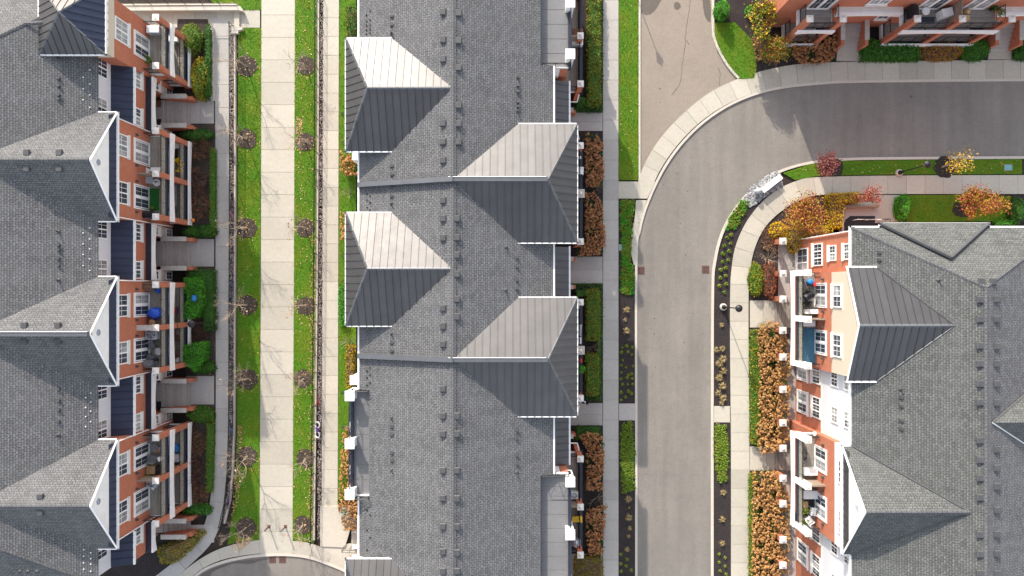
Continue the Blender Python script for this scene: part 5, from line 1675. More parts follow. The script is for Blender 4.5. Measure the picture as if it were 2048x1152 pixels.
# hydrangea hedges
hydrangea('rust brown hydrangea hedge under the upper east hip dormer, above the wide white cap', [(1172,268),(1195,266),(1206,290),(1208,350),(1204,372),(1172,372),(1172,300)], 1.0)
hydrangea('rust brown hydrangea hedge below the wide white cap of the upper east dormer', [(1172,386),(1188,386),(1206,410),(1210,470),(1212,490),(1204,508),(1160,512),(1154,496),(1172,480)], 1.0)
hydrangea('rust brown hydrangea hedge beside the lower east roof terrace, upper one', [(1160,872),(1185,862),(1204,875),(1210,900),(1206,950),(1206,980),(1174,980),(1174,900)], 1.0)
hydrangea('rust brown hydrangea hedge near the yellow chair at the bottom east side', [(1173,1022),(1206,1010),(1214,1015),(1208,1050),(1208,1105),(1180,1112),(1173,1080)], 1.0)
hydrangea('straw coloured hydrangea hedge along the west terrace of the middle building', [(692,852),(704,856),(706,940),(714,990),(716,1030),(712,1060),(690,1060),(677,1020),(680,960),(682,880)], 1.0, 'bloom_gold')
hydrangea('straw coloured hydrangeas below the upper west hip dormer', [(680,300),(716,318),(716,350),(690,352),(680,340)], .9, 'bloom_gold')
hydrangea('small patch of straw hydrangeas left of the second west hip dormer', [(680,425),(690,425),(690,478),(681,480)], .8, 'bloom_gold')
hydrangea('long golden hydrangea hedge below the entrance path of the right building', [(1522,648),(1548,642),(1572,672),(1580,720),(1578,800),(1576,900),(1522,908),(1516,860),(1522,760),(1516,690)], 1.1, 'bloom_gold')
hydrangea('long golden hydrangea hedge at the bottom of the right building', [(1508,946),(1560,944),(1580,1000),(1580,1080),(1574,1170),(1504,1170)], 1.1, 'bloom_gold')
hydrangea('dark brown hydrangea hedge in shade under the top right deck', [(1592,72),(1672,72),(1674,118),(1640,126),(1600,126),(1586,110)], .9)
hydrangea('small clump of pale hydrangeas left of the round rust and green tree', [(1508,70),(1520,68),(1524,118),(1512,120)], .8, 'bloom_gold')

# hedges and shrubs: east side of the middle building
hedge('clipped_hedge', 'tall clipped hedge green and rust on top beside the upper east terrace', 'hedge', rect(1176,-20,1200,212,r=4), 1.15, 'hedge_rust', group='clipped hedges', mat2='hedge', frac2=.45)
hedge('low_hedge', 'dark low hedge at the foot of the clipped hedge beside the upper east terrace', 'hedge', [(1196,-20),(1205,-20),(1204,222),(1150,222),(1146,200),(1196,205)], .6, 'dark_green', group='low dark hedges')
hedge('clipped_hedge', 'tall clipped green and rust hedge beside the lower east hip dormer, above the twiggy gap', 'hedge', rect(1173,579,1198,680,r=4), 1.15, 'hedge_rust', group='clipped hedges', mat2='hedge', frac2=.45)
hedge('clipped_hedge', 'tall clipped green and rust hedge beside the lower east hip dormer, below the twiggy gap', 'hedge', rect(1173,708,1196,790,r=4), 1.15, 'hedge_rust', group='clipped hedges', mat2='hedge', frac2=.5)
hedge('low_hedge', 'dark low hedge around the clipped hedge of the lower east dormer', 'hedge', [(1150,569),(1204,569),(1202,800),(1174,800),(1174,792),(1197,792),(1198,578),(1150,584)], .6, 'dark_green', group='low dark hedges')
hedge('low_hedge', 'dark green low hedge at the top of the hydrangeas by the bottom entry', 'hedge', [(1152,854),(1200,854),(1200,872),(1150,880)], .6, 'dark_green', group='low dark hedges')
hedge('low_hedge', 'rust and green low hedge at the bottom edge beside the east entry path', 'hedge', rect(1150,1112,1205,1170,r=4), .8, 'hedge_rust', core='brown')
def twiggy(label, px, py, rad, h, seed, mat='twig', cat='shrub', dens=10):
    r = random.Random(seed)
    t = thing('twiggy_shrub', label, cat, W(px, py), local=True, group='bare twiggy shrubs')
    mb, tips = MB(), []
    for k in range(dens):
        a = r.uniform(0, 6.28); s = r.uniform(.2, .9)
        branch(mb, (math.cos(a)*.08, math.sin(a)*.08, 0), (math.cos(a)*s, math.sin(a)*s, .7), h*.42, .016, 3, r, tips, .5, .05, (1,2))
    k = rad/max(.1, max(math.hypot(p[0],p[1]) for p in tips))
    mb.v = [(v[0]*k, v[1]*k, v[2]) for v in mb.v]
    mb.build('branches', M[mat], t)
    lf = MB()
    for p in r.sample(tips, min(len(tips), 40)): leaf(lf, (p[0]*k,p[1]*k,p[2]), .07, r)
    lf.build('buds', M['brown'], t)
twiggy('bare twiggy shrub in the gap of the clipped hedge by the upper east terrace', 1190, 85, 1.05, 1.5, 31)
twiggy('bare twiggy shrub between the two hedges of the lower east dormer', 1188, 694, 1.1, 1.5, 32)
twiggy('bare twiggy shrub between the rust hydrangeas of the upper east dormer', 1194, 380, .75, 1.2, 33)
twiggy('bare twiggy shrub above the yellow chair at the bottom east side', 1192, 996, 1.1, 1.5, 34)
twiggy('bare twiggy shrub at the west wall below the straw hydrangeas', 702, 388, 1.0, 1.4, 35)
twiggy('bare twiggy shrub at the west wall between the two lower stair rails', 702, 682, 1.05, 1.4, 36)
hedge('shrub_row', 'row of dark and rust shrubs at the top of the west wall', 'shrub', rect(694,12,716,72,r=3), .9, 'dark_green', top='mound', mat2='rust', frac2=.25)
hedge('shrub_row', 'narrow golden brown hedge along the west wall above the lower terrace', 'hedge', rect(693,690,708,775,r=3), .7, 'gold_green', core='brown')
hedge('shrub_row', 'bright green narrow hedge under the second west hip dormer', 'hedge', rect(679,568,692,650,r=2), .5, 'bright_green')
# left gardens
hedge('shrub', 'lime green shrub in the uppermost garden bed on the left', 'shrub', oval(377,75,20,33,seed=3), 1.4, 'hedge_lime', top='mound')
hedge('shrub', 'yellow green shrub at the lower end of the uppermost garden bed', 'shrub', oval(397,155,19,42,seed=4), 1.3, 'hedge_lime', top='mound', mat2='gold_green', frac2=.5)
dry_shrub('dry reddish brown shrub between the two lime shrubs', oval(384,112,14,22,seed=5), .9, 'brown', 70, 150, 'rust')
hedge('low_hedge', 'dark green hedge inside the edging of the uppermost garden bed', 'hedge', rect(412,50,421,198,r=2), .7, 'dark_green')
hedge('shrub', 'dark green shrub below the topmost stair on the left', 'shrub', oval(390,268,32,12,seed=6), .9, 'dark_green', top='mound')
dry_shrub('maroon shrub in the second garden bed on the left', oval(397,362,22,26,seed=7), .8, 'brown', 70, 420, 'maroon')
dry_shrub('dry brown shrub at the top of the second garden bed on the left', oval(404,300,20,26,seed=8), .7, 'brown', 70, 150, 'rust')
dry_shrub('dry brown shrub at the bottom of the second garden bed on the left', oval(403,412,20,28,seed=9), .7, 'brown', 70, 150, 'rust')
hedge('low_hedge', 'green ground hugging hedge along the second garden bed and left walkway', 'hedge', rect(421,296,431,470,r=2), .4, 'hedge', core='dark_green')
hedge('shrub', 'dark green shrub beside the stair wall, left of the second garden bed', 'shrub', oval(380,464,18,12,seed=10), 1.0, 'dark_green', top='mound')
hedge('shrub', 'dark green shrub at the lower walkway corner of the second garden bed', 'shrub', oval(413,461,18,13,seed=11), .8, 'dark_green', top='mound')
hedge('clipped_hedge', 'bright green clipped hedge with a notch in the third garden bed', 'hedge', [(372,557),(404,556),(409,575),(407,610),(398,632),(374,638),(374,606),(380,598),(374,585)], 1.5, 'bright_green')
hedge('clipped_hedge', 'bright green square clipped bush in the third garden bed', 'hedge', [(370,690),(412,685),(410,715),(404,728),(394,741),(380,730),(371,722)], 1.5, 'bright_green')
hedge('low_hedge', 'dark green hedge beside the walkway in the third garden bed', 'hedge', [(376,540),(428,540),(430,660),(410,660),(410,580),(405,556),(376,556)], .8, 'dark_green')
dry_shrub('maroon shrub around the leaning lamp in the third garden bed', oval(395,660,24,26,seed=12), .8, 'brown', 70, 420, 'maroon')
hedge('shrub', 'dark green shrub at the bottom of the third garden bed', 'shrub', oval(402,735,26,14,seed=13), .9, 'dark_green', top='mound')
hedge('shrub', 'green shrubs at the top of the fourth garden bed', 'shrub', oval(400,830,28,16,seed=14), .8, 'hedge', top='mound', mat2='dark_green', frac2=.5)
hedge('low_hedge', 'green hedge along the fourth garden bed and left walkway', 'hedge', [(414,840),(428,840),(426,950),(424,985),(414,985)], .4, 'hedge', core='dark_green')
dry_shrub('dark red shrub in the fourth garden bed', oval(393,938,18,28,seed=15), 1.0, 'brown', 70, 420, 'maroon')
dry_shrub('dry brown shrub in the fourth garden bed above the dark red one', oval(398,885,19,24,seed=16), .7, 'brown', 70, 150, 'rust')
dry_shrub('dry brown shrub in the fourth garden bed below the dark red one', oval(398,985,20,20,seed=17), .7, 'brown', 70, 150, 'rust')
hedge('shrub', 'rounded dark evergreen bushes above the lowest stair on the left', 'shrub', [(362,1018),(385,1008),(410,1012),(421,1022),(414,1031),(392,1029),(365,1030)], .9, 'dark_green', top='mound', mat2='bright_green', frac2=.3)
hedge('shrub', 'wild gold and green shrubs in the lowest garden corner on the left', 'shrub', [(312,1100),(345,1085),(400,1062),(408,1068),(380,1100),(345,1130),(318,1128)], .8, 'gold_green', top='mound', mat2='hedge', frac2=.4, dens=150, core='brown')
# right side gardens
hedge('golden_hedge', 'golden hedge turning the corner above the sunken entrance', 'hedge', [(1656,388),(1716,386),(1722,394),(1716,404),(1684,406),(1682,455),(1658,455)], 1.1, 'gold', core='brown', mat2='gold_green', frac2=.35)
hedge('golden_shrub', 'bright yellow round shrub left of the rust red tree', 'shrub', oval(1561,462,18,17,seed=18), 1.1, 'gold', top='mound', core='brown')
hedge('golden_shrub', 'green gold shrub mass against the brick corner of the right building', 'shrub', [(1578,455),(1640,450),(1672,452),(1668,470),(1625,482),(1612,500),(1590,505),(1576,480)], 1.5, 'gold_green', top='mound', core='brown', mat2='gold', frac2=.3)
hedge('shrub', 'green bushes inside the curved sidewalk at the right building', 'shrub', oval(1514,560,14,34,seed=19), .9, 'hedge', top='mound', mat2='gold_green', frac2=.35)
hedge('shrub', 'rust brown grassy shrub beside the wooden steps of the right building', 'shrub', oval(1542,560,13,36,seed=20), .9, 'rust', top='mound', dens=150, core='brown')
dry_shrub('dry brown shrub below the curved sidewalk near the bare tree', oval(1536,480,16,24,seed=21), .7, 'brown', 70, 150, 'rust')
hedge('low_hedge', 'narrow green hedge between the sidewalk and the upper golden hydrangeas', 'hedge', rect(1502,660,1520,888,r=4), .6, 'hedge', mat2='gold_green', frac2=.35)
hedge('low_hedge', 'narrow green hedge between the sidewalk and the lower golden hydrangeas', 'hedge', rect(1500,946,1512,1170,r=4), .6, 'hedge', mat2='gold_green', frac2=.35)
hedge('evergreen_column', 'knobbly bright green evergreen at the left end of the far right lawn', 'shrub', oval(1812,415,11,27,seed=22,j=.18), 1.5, 'bright_green', top='mound')
hedge('evergreen_column', 'dark evergreen at the right edge beyond the wide rust red tree', 'shrub', oval(2042,420,12,26,seed=23), 1.5, 'dark_green', top='mound')
hedge('low_hedge', 'low bright green plants along the north wall of the right building', 'hedge', rect(1990,441,2038,449,r=2), .4, 'bright_green')
hedge('shrub', 'big bright green cone shaped bush at the top edge beside the lane', 'shrub', oval(1449,14,13,18,seed=24,j=.05), 1.8, 'bright_green', top='mound')
hedge('shrub', 'small bright green bush behind the large leaved tree', 'shrub', oval(1511,17,14,12,seed=25), 1.2, 'bright_green', top='mound')
hedge('dark_hedge', 'dark green hedge left half in front of the top right decks', 'hedge', [(1726,66),(1760,80),(1840,84),(1845,118),(1727,119)], 1.0, 'dark_green', mat2='bright_green', frac2=.3, top='mound')
hedge('dark_hedge', 'rust red shrub in the middle of the top right hedge', 'shrub', oval(1888,100,42,19,seed=26), .9, 'rust', top='mound', mat2='gold_green', frac2=.5, core='brown')
hedge('dark_hedge', 'dark green hedge right half in front of the top right decks', 'hedge', oval(1952,96,30,24,seed=27), 1.0, 'dark_green', mat2='bright_green', frac2=.3, top='mound')
hedge('dark_hedge', 'dark green hedge at the right edge of the top right garden', 'hedge', rect(2036,60,2070,116,r=5), 1.0, 'dark_green', top='mound')
# ground cover strips and single perennials in the mulch beds
def clump_mesh(mat, seed, n=46, r0=.22, h=.25, w=.035):
    r = random.Random(seed); mb = MB()
    for _ in range(n):
        a = r.uniform(0, 6.283); L = r0*r.uniform(.45, 1.15); q = r.uniform(.3, 1)
        dx, dy = math.cos(a), math.sin(a); sx, sy = -dy*w, dx*w
        m = (dx*L*.5, dy*L*.5, h*q); e = (dx*L, dy*L, h*q*.45)
        mb.add([(-sx*.4,-sy*.4,.02),(sx*.4,sy*.4,.02),(m[0]+sx,m[1]+sy,m[2]),(m[0]-sx,m[1]-sy,m[2]),(e[0],e[1],e[2])], [(0,1,2,3),(3,2,4)])
    return mb.mesh('perennial', M[mat])
def ground_cover(label, poly, n, mats, size=.3, h=.24):
    r = nrnd(); P = WL(poly)
    cx, cy = sum(p[0] for p in P)/len(P), sum(p[1] for p in P)/len(P)
    t = thing('ground_cover', label, 'ground cover', (cx, cy, -.01))
    mbs = [MB() for _ in mats]
    for p in scatter(P, n, r, .17):
        mb = mbs[r.choices(range(len(mats)), [1/(1+i) for i in range(len(mats))])[0]]
        s0 = size*r.uniform(.6, 1.25)
        for _ in range(20):
            a = r.uniform(0, 6.283); L = s0*r.uniform(.5, 1.1); q = r.uniform(.35, 1); w = .03
            dx, dy = math.cos(a), math.sin(a); sx, sy = -dy*w, dx*w
            m = (p[0]+dx*L*.5, p[1]+dy*L*.5, h*q); e = (p[0]+dx*L, p[1]+dy*L, h*q*.6)
            mb.add([(p[0]-sx*.4,p[1]-sy*.4,.0),(p[0]+sx*.4,p[1]+sy*.4,.0),(m[0]+sx,m[1]+sy,m[2]),(m[0]-sx,m[1]-sy,m[2]),e], [(0,1,2,3),(3,2,4)])
    for m, mb in zip(mats, mbs): mb.build('leaf_tufts', M[m], t, kind='stuff')
    return t
ground_cover('loose green ground cover at the top of the mulch bed left of the lane', [(1243,402),(1268,402),(1263,430),(1262,480),(1259,520),(1267,560),(1264,588),(1243,584),(1246,500),(1243,450)], 150, ['hedge','bright_green','hedge_lime'])
ground_cover('loose green ground cover in the lower mulch bed left of the lane', [(1245,848),(1262,846),(1267,900),(1268,980),(1245,986),(1242,920)], 110, ['hedge','hedge_lime'])
ground_cover('loose green ground cover in the mulch strip inside the bend', [(1482,402),(1494,408),(1484,430),(1470,458),(1454,456),(1460,434),(1472,414)], 60, ['hedge','hedge_lime','bright_green'])
ground_cover('loose yellow green ground cover in the strip below the right crossing slab', [(1432,850),(1450,848),(1455,900),(1452,960),(1434,962),(1430,900)], 80, ['hedge_lime','hedge'])
CL = {'green': [clump_mesh('hedge', 1), clump_mesh('hedge', 2)], 'lime': [clump_mesh('hedge_lime', 3), clump_mesh('hedge_lime', 4)],
      'straw': [clump_mesh('straw', 5, 70, .36, .3, .014), clump_mesh('straw', 6, 70, .36, .3, .014)]}
def perennial(px, py, kind, s, label, group):
    o = bpy.data.objects.new('perennial' if kind != 'straw' else 'straw_grass', random.choice(CL[kind]))
    col.objects.link(o)
    x, y, _ = W(px, py); o.location = (x, y, -.012); o.rotation_euler = (0,0,random.uniform(0,6.28)); o.scale = (s,s,s)
    tag(o, label, 'plant', group)
rp = random.Random(12)
OR = ['first','second','third','fourth','fifth','sixth','seventh','eighth','ninth','tenth','eleventh','twelfth','thirteenth','fourteenth','fifteenth']
for i, y in enumerate(range(694, 806, 13)):
    for x, c in ((1243,'left'), (1254,'middle'), (1264,'right')):
        if rp.random() < .85: perennial(x+rp.uniform(-3,3), y+rp.uniform(-4,4), 'lime', rp.uniform(.55,.85), '%s green perennial in the %s row above the crossing slab, left of the lane' % (c, OR[i]), 'small green perennials left of the lane')
def plants(lst, lab, group):
    for i, (x, y, s, k) in enumerate(lst): perennial(x, y, k, s, lab % OR[i], group)
plants([(1253,620,1.0,'straw'),(1250,640,.6,'straw'),(1252,662,1.0,'straw')], '%s straw coloured tuft from the top in the mulch bed left of the lane', 'straw tufts left of the lane, upper bed')
plants([(1256,998,1.0,'straw'),(1258,1015,.6,'lime'),(1257,1034,1.0,'straw'),(1259,1056,.7,'straw'),(1257,1072,.6,'straw'),(1254,1098,.7,'straw')], '%s single tuft below the ground cover in the mulch bed left of the lane', 'single tufts in the lower bed left of the lane')
plants([(1241,1108,.8,'lime'),(1254,1118,.8,'lime'),(1241,1127,.8,'lime'),(1252,1131,.8,'lime'),(1242,1142,.8,'lime'),(1262,1140,.8,'lime')], '%s round perennial at the bottom end of the mulch bed left of the lane', 'round perennials at the bottom left of the lane')
plants([(x+rp.uniform(-2,2), y, rp.uniform(.7,1.0), 'green' if rp.random() < .4 else 'lime') for (x, y) in [(1452,476),(1462,470),(1460,487),(1448,492),(1456,503),(1446,508),(1454,520),(1444,524),(1452,536),(1442,540),(1452,552),(1440,556),(1450,568),(1438,572),(1448,585)]], '%s small perennial from the top in the mulch strip inside the bend', 'small perennials inside the bend')
plants([(x, y, s, 'straw') for (x,y,s) in [(1443,650,.7),(1444,698,.9),(1432,700,.9),(1445,718,1.1),(1438,728,1.1),(1446,742,1.1),(1438,756,1.1),(1444,772,1.1),(1436,786,1.0),(1446,796,1.1),(1443,806,.8)]], '%s straw coloured grass tuft below the lamp post, right of the lane', 'straw tufts below the lamp post')
plants([(1446,985,.9,'straw'),(1444,1038,1.0,'straw'),(1444,1086,.9,'straw')], '%s straw coloured grass tuft in the bottom mulch strip right of the lane', 'straw tufts at the bottom right of the lane')
plants([(x, y, .75, 'lime') for (x,y) in [(1438,1108),(1450,1115),(1438,1124),(1450,1132),(1440,1141),(1452,1148)]], '%s round perennial at the bottom end of the strip right of the lane', 'round perennials at the bottom right of the lane')
# fallen leaves
rl_ = random.Random(44); fl = MB()
def leaves_in(poly, n, s=.11, z=.03):
    for p in scatter(WL(poly), n, rl_): leaf(fl, (p[0], p[1], z), s, rl_, 3.0, .75)
leaves_in([(590,0),(633,0),(632,500),(629,1086),(587,1080)], 330)
leaves_in([(620,480),(634,480),(629,1086),(614,1080)], 420)
leaves_in([(476,56),(523,56),(520,1080),(470,1085)], 150, .09)
leaves_in([(476,850),(486,850),(478,1000),(462,1040),(468,980)], 220)
for (x, y) in LT+RT:
    leaves_in(oval(x+2, y+4, 27, 26), 42, .09, .06)
leaves_in([(480,1068),(505,1060),(502,1085),(480,1100),(462,1096)], 160)
leaves_in([(418,560),(430,560),(428,1000),(418,1000)], 120, .08)
leaves_in([(1240,0),(1277,0),(1276,360),(1240,360)], 26)
leaves_in([(1580,330),(2040,322),(2040,346),(1600,352)], 60)
leaves_in([(592,235),(606,235),(604,262),(592,270)], 70)
leaves_in([(592,262),(604,262),(604,300),(596,300)], 40)
tag(fl.build('fallen_leaves', M['fallen']), 'pale and orange fallen leaves scattered on the lawns and mulch', 'leaves', kind='stuff')

# ================================================================== THINGS ON THE BALCONIES AND ALONG THE FENCES
def at(px, py, z, h=0.4):
    x, y, _ = W(px, py, z+h)
    return (x, y, z)
def chair(label, px, py, z, rz, mat='plastic_white', w=.52, hb=.85, frame=None, arms=True, group=None):
    t = thing('chair', label, 'chair', at(px, py, z), rz, group, local=True)
    fm = M[frame or mat]
    MB().obox((0,0,.42), (w,.48,.06)).obox((0,0,.455), (w*.8,.38,.02)).build('seat', M[mat], t)
    b = MB().obox((0,.25,.65), (w,.06,.42), 0, -.2).obox((0,.29,hb), (w*.85,.05,.08), 0, -.2)
    b.build('backrest', M[mat], t)
    for sx in (-1,1):
        for sy in (-1,1):
            MB().tube((sx*(w/2-.04), sy*.2, .4), (sx*(w/2-.01), sy*.24, 0), .025, .02, 5).build('leg', fm, t)
        if arms: MB().obox((sx*(w/2+.01),.0,.62), (.06,.48,.035)).tube((sx*(w/2+.01),-.2,.6),(sx*(w/2+.01),-.2,.4),.022,.022,4).build('armrest', fm, t)
    return t
def round_table(label, px, py, z, r=.32, h=.5, mat='pane_pale', frame='black'):
    t = thing('round_table', label, 'table', at(px, py, z, h), local=True)
    MB().lathe((0,0,h), [(r*.95,-.02),(r,0),(r,.015),(r*.97,.025)], 18).build('tabletop', M[mat], t)
    MB().ring((0,0,h), r, .016).build('rim', M[frame], t)
    for k in range(3):
        a = k*2.094
        MB().tube((r*.8*math.cos(a), r*.8*math.sin(a), 0), (r*.3*math.cos(a), r*.3*math.sin(a), h-.02), .015, .015, 5).build('leg', M[frame], t)
    return t
def ac_unit(label, px, py, z, rz=0, w=.75, d=.75, h=.7, top=True, mat='ac_white'):
    t = thing('air_conditioner', label, 'air conditioner', at(px, py, z, h), rz, 'air conditioning units on the balconies', local=True)
    MB().box(-w/2,w/2,-d/2,d/2,.05,h-.04).build('body', M[mat], t)
    MB().box(-w/2-.015,w/2+.015,-d/2-.015,d/2+.015,h-.04,h).build('lid', M[mat], t)
    for s in (-1,1): MB().box(s*(w/2-.1)-.05,s*(w/2-.1)+.05,-d/2,d/2,0,.05).build('foot', M['black'], t)
    m = MB(); r = min(w,d)*.42
    if top:
        MB().tube((0,0,h),(0,0,h+.006),r,r,18).build('fan_opening', M['black'], t)
        for k in range(4): m.ring((0,0,h+.03), r*(.25+.25*k), .012, n=16, k=3)
        for k in range(8): m.tube((0,0,h+.03),(r*math.cos(k*.785),r*math.sin(k*.785),h+.02),.009,.009,3)
        b = MB()
        for k in range(5):
            a = k*1.2566
            b.add([(0,0,h+.012),(r*.85*math.cos(a),r*.85*math.sin(a),h+.010),(r*.85*math.cos(a+.6),r*.85*math.sin(a+.6),h+.02)], [(0,1,2)])
        b.build('fan', M['ac_grey'], t)
    else:
        for k in range(6): m.box(-w/2+.06, w/2-.06, -d/2-.02, -d/2, .15+.08*k, .18+.08*k)
    m.build('grille', M[mat if top else 'ac_grey'], t)
    return t
def planter(label, px, py, z, pot='terracotta', leafm='hedge', r=.17, h=.3, spread=.28, n=60, size=.16):
    t = thing('potted_plant', label, 'plant', at(px, py, z, h), local=True)
    MB().lathe((0,0,0), [(r*.7,0),(r,h*.9),(r*1.1,h*.9),(r*1.1,h),(r*.9,h),(r*.85,h-.04)], 14).build('pot', M[pot], t)
    q = nrnd(); mb = MB()
    for _ in range(n):
        a = q.uniform(0,6.28); d = spread*math.sqrt(q.random())
        leaf(mb, (d*math.cos(a), d*math.sin(a), h+q.uniform(.02,.35)), size, q, .6)
    if n: mb.build('leaves', M[leafm], t)
    return t
def barbecue(label, px, py, z, rz=0, hood='black'):
    t = thing('barbecue', label, 'barbecue', at(px, py, z, .8), rz, local=True)
    MB().box(-.36,.36,-.25,.25,.12,.72).build('cart', M['black'], t)
    mb = MB()
    prof = [(-.27,.75),(-.25,.95),(-.12,1.06),(.08,1.07),(.24,.96),(.27,.75)]
    n = len(prof)
    mb.add([(-.36,y,zz) for y, zz in prof]+[(.36,y,zz) for y, zz in prof], [tuple(range(n)), tuple(range(2*n-1,n-1,-1))]+[(i,n+i,n+(i+1)%n,(i+1)%n) for i in range(n)])
    mb.build('hood', M[hood], t)
    MB().tube((-.24,-.31,.88),(.24,-.31,.88),.02,.02,6).build('handle', M['silver'], t)
    for s in (-1,1):
        MB().box(s*.38, s*.68, -.2,.2,.76,.79).build('side_shelf', M['vent'], t)
        MB().ring((s*.34,.2,.1), .09, .025, (1,0,0), 12, 4).build('wheel', M['rubber'], t)
    return t
def storage_box(label, px, py, z, w, d, h, mat, rz=0, name='storage_box', cat='box', lidm=None):
    t = thing(name, label, cat, at(px, py, z, h), rz, local=True)
    MB().box(-w/2,w/2,-d/2,d/2,0,h-.07).build('body', M[mat], t)
    MB().box(-w/2-.02,w/2+.02,-d/2-.02,d/2+.02,h-.065,h).build('lid', M[lidm or mat], t)
    return t
def lump(label, px, py, z, rx, ry, h, mat, name='covered_furniture', cat='cover', seed=1):
    """something bulky under a sheet with folds"""
    r = random.Random(seed)
    t = thing(name, label, cat, at(px, py, z, h*.7), local=True)
    mb = MB(); n, m = 22, 7
    vv = []
    for k in range(m):
        q = k/(m-1)
        for i in range(n):
            a = 2*math.pi*i/n
            f = 1+.10*math.sin(a*7+k*.2)*(1-q)+r.uniform(-.03,.03)
            rad = math.cos(q*math.pi/2)**.45
            vv.append((rx*rad*f*math.cos(a), ry*rad*f*math.sin(a), h*math.sin(q*math.pi/2)**.9 + r.uniform(-.02,.02)))
    fs = [(k*n+i, k*n+(i+1)%n, (k+1)*n+(i+1)%n, (k+1)*n+i) for k in range(m-1) for i in range(n)] + [tuple(range((m-1)*n, m*n))]
    mb.add(vv, fs).build('cover', M[mat], t, True)
    MB().ring((0,0,.12), (rx+ry)/2*.97, .02).build('cord', M['black'], t).scale = (rx/((rx+ry)/2), ry/((rx+ry)/2), 1)
    return t
def mat_(label, px, py, z, w, d, mat, rz=0, cat='rug', name='rug'):
    o = MB().box(-w/2,w/2,-d/2,d/2,0,.018).build(name, M[mat])
    x, y, _ = W(px, py, z); o.location = (x, y, z+.004); o.rotation_euler = (0,0,rz)
    tag(o, label, cat); return o
def bicycle(label, px, py, rz, mat, z=0.0, s=1.0, lean=.12):
    x, y, _ = W(px, py, z+.5)
    t = thing('bicycle', label, 'bicycle', (x, y, z), rz, local=True)
    t.scale = (s,s,s)
    L = lambda a, b, c: (a, b+lean*c, c)
    for wx in (-.52, .52):
        w = MB().ring(L(wx,0,.33), .31, .022, (0,1,-lean), 22, 5).build('wheel', M['rubber'], t)
        sp = MB()
        for k in range(8): sp.tube(L(wx,0,.33), L(wx+.3*math.cos(k*.785),0,.33+.3*math.sin(k*.785)), .005,.005,3,False)
        sp.build('spokes', M['silver'], w)
    f = MB()
    A, Bk, Hd, St, Fk = L(-.52,0,.33), L(-.02,0,.29), L(.36,0,.80), L(-.17,0,.78), L(.52,0,.33)
    for p, q in ((A,Bk),(Bk,Hd),(St,Hd),(Bk,St),(A,St),(Hd,Fk)): f.tube(p, q, .022, .022, 6)
    f.build('frame', M[mat], t)
    MB().tube(L(.33,0,.8), L(.31,0,.98), .015, .015, 5).tube((.30,lean*.98-.29,.99), (.34,lean*.98,.98), .014, .014, 5).tube((.34,lean*.98,.98), (.30,lean*.98+.29,.99), .014, .014, 5).build('handlebar', M['black'], t)
    MB().ell(L(-.2,0,.88), (.14,.07,.04), 8, 4).tube(L(-.17,0,.78), L(-.19,0,.87), .014, .014, 5).build('saddle', M['black'], t)
    MB().ring(L(-.02,0,.29), .09, .012, (0,1,-lean), 12, 4).tube(L(-.1,-.09,.22), L(.06,.09,.36), .012, .012, 4).build('crank', M['silver'], t)
    return t

Z2, Z1 = 3.9, .9
# left row, topmost unit
ac_unit('white boxy air conditioner on the topmost left balcony', 305, 58, Z2, 0, .95, .55, .65, False)
planter('green potted plant at the lower end of the topmost left balcony', 297, 121, Z2, 'black', 'hedge', .16, .3, .3, 80)
ac_unit('white air conditioner on the lower floor of the topmost left unit', 346, 76, Z1, 0, .7, .5, .6, False)
# second unit
chair('white folding chair leaning by the wooden screen of the second left balcony', 293, 342, Z2, 2.6, 'plastic_white', .5, .75)
storage_box('white storage bench above the screen cap on the second left balcony', 311, 339, Z2, .75, .3, .45, 'plastic_white')
storage_box('pale blue plastic box beside the round white planter', 297, 359, Z2, .62, .55, .5, 'pale_fabric')
planter('round white planter with dark soil on the second left balcony', 313, 365, Z2, 'plastic_white', 'brown', .26, .4, .1, 6)
planter('small brown potted plant in the corner of the second left balcony', 282, 360, Z2, 'terracotta', 'brown', .15, .3, .2, 40)
mat_('green artificial turf rug on the second left balcony', 309, 399, Z2, .78, 1.75, 'turf_mat')
barbecue('black barbecue beside the lime cushion on the second left balcony', 297, 429, Z2, 0)
lump('lime green cushion on the turf rug of the second left balcony', 303, 416, Z2, .2, .17, .25, 'hedge_lime', 'cushion', 'cushion', 2)
chair('white garden chair on the lower floor of the second left unit', 354, 291, Z1, 0, 'plastic_white')
planter('leafy potted plant beside the white chair on the lower floor', 350, 283, Z1, 'plastic_white', 'bright_green', .14, .3, .2, 50)
mat_('black mat on the lower floor deck, second left unit', 350, 307, Z1, .5, .85, 'rubber', cat='mat', name='door_mat')
chair('yellow lounge chair on the lower floor of the second left unit', 361, 326, Z1, .5, 'yellow', .5, .8, 'black')
chair('yellow footstool like chair below the yellow lounge chair', 361, 338, Z1, 2.9, 'yellow', .42, .6, 'black', False)
mat_('beige runner rug on the lower floor deck, second left unit', 348, 390, Z1, .5, 1.7, 'pale_fabric')
chair('dark chair with a purple cushion on the lower floor deck', 349, 421, Z1, .8, 'grey_fabric')
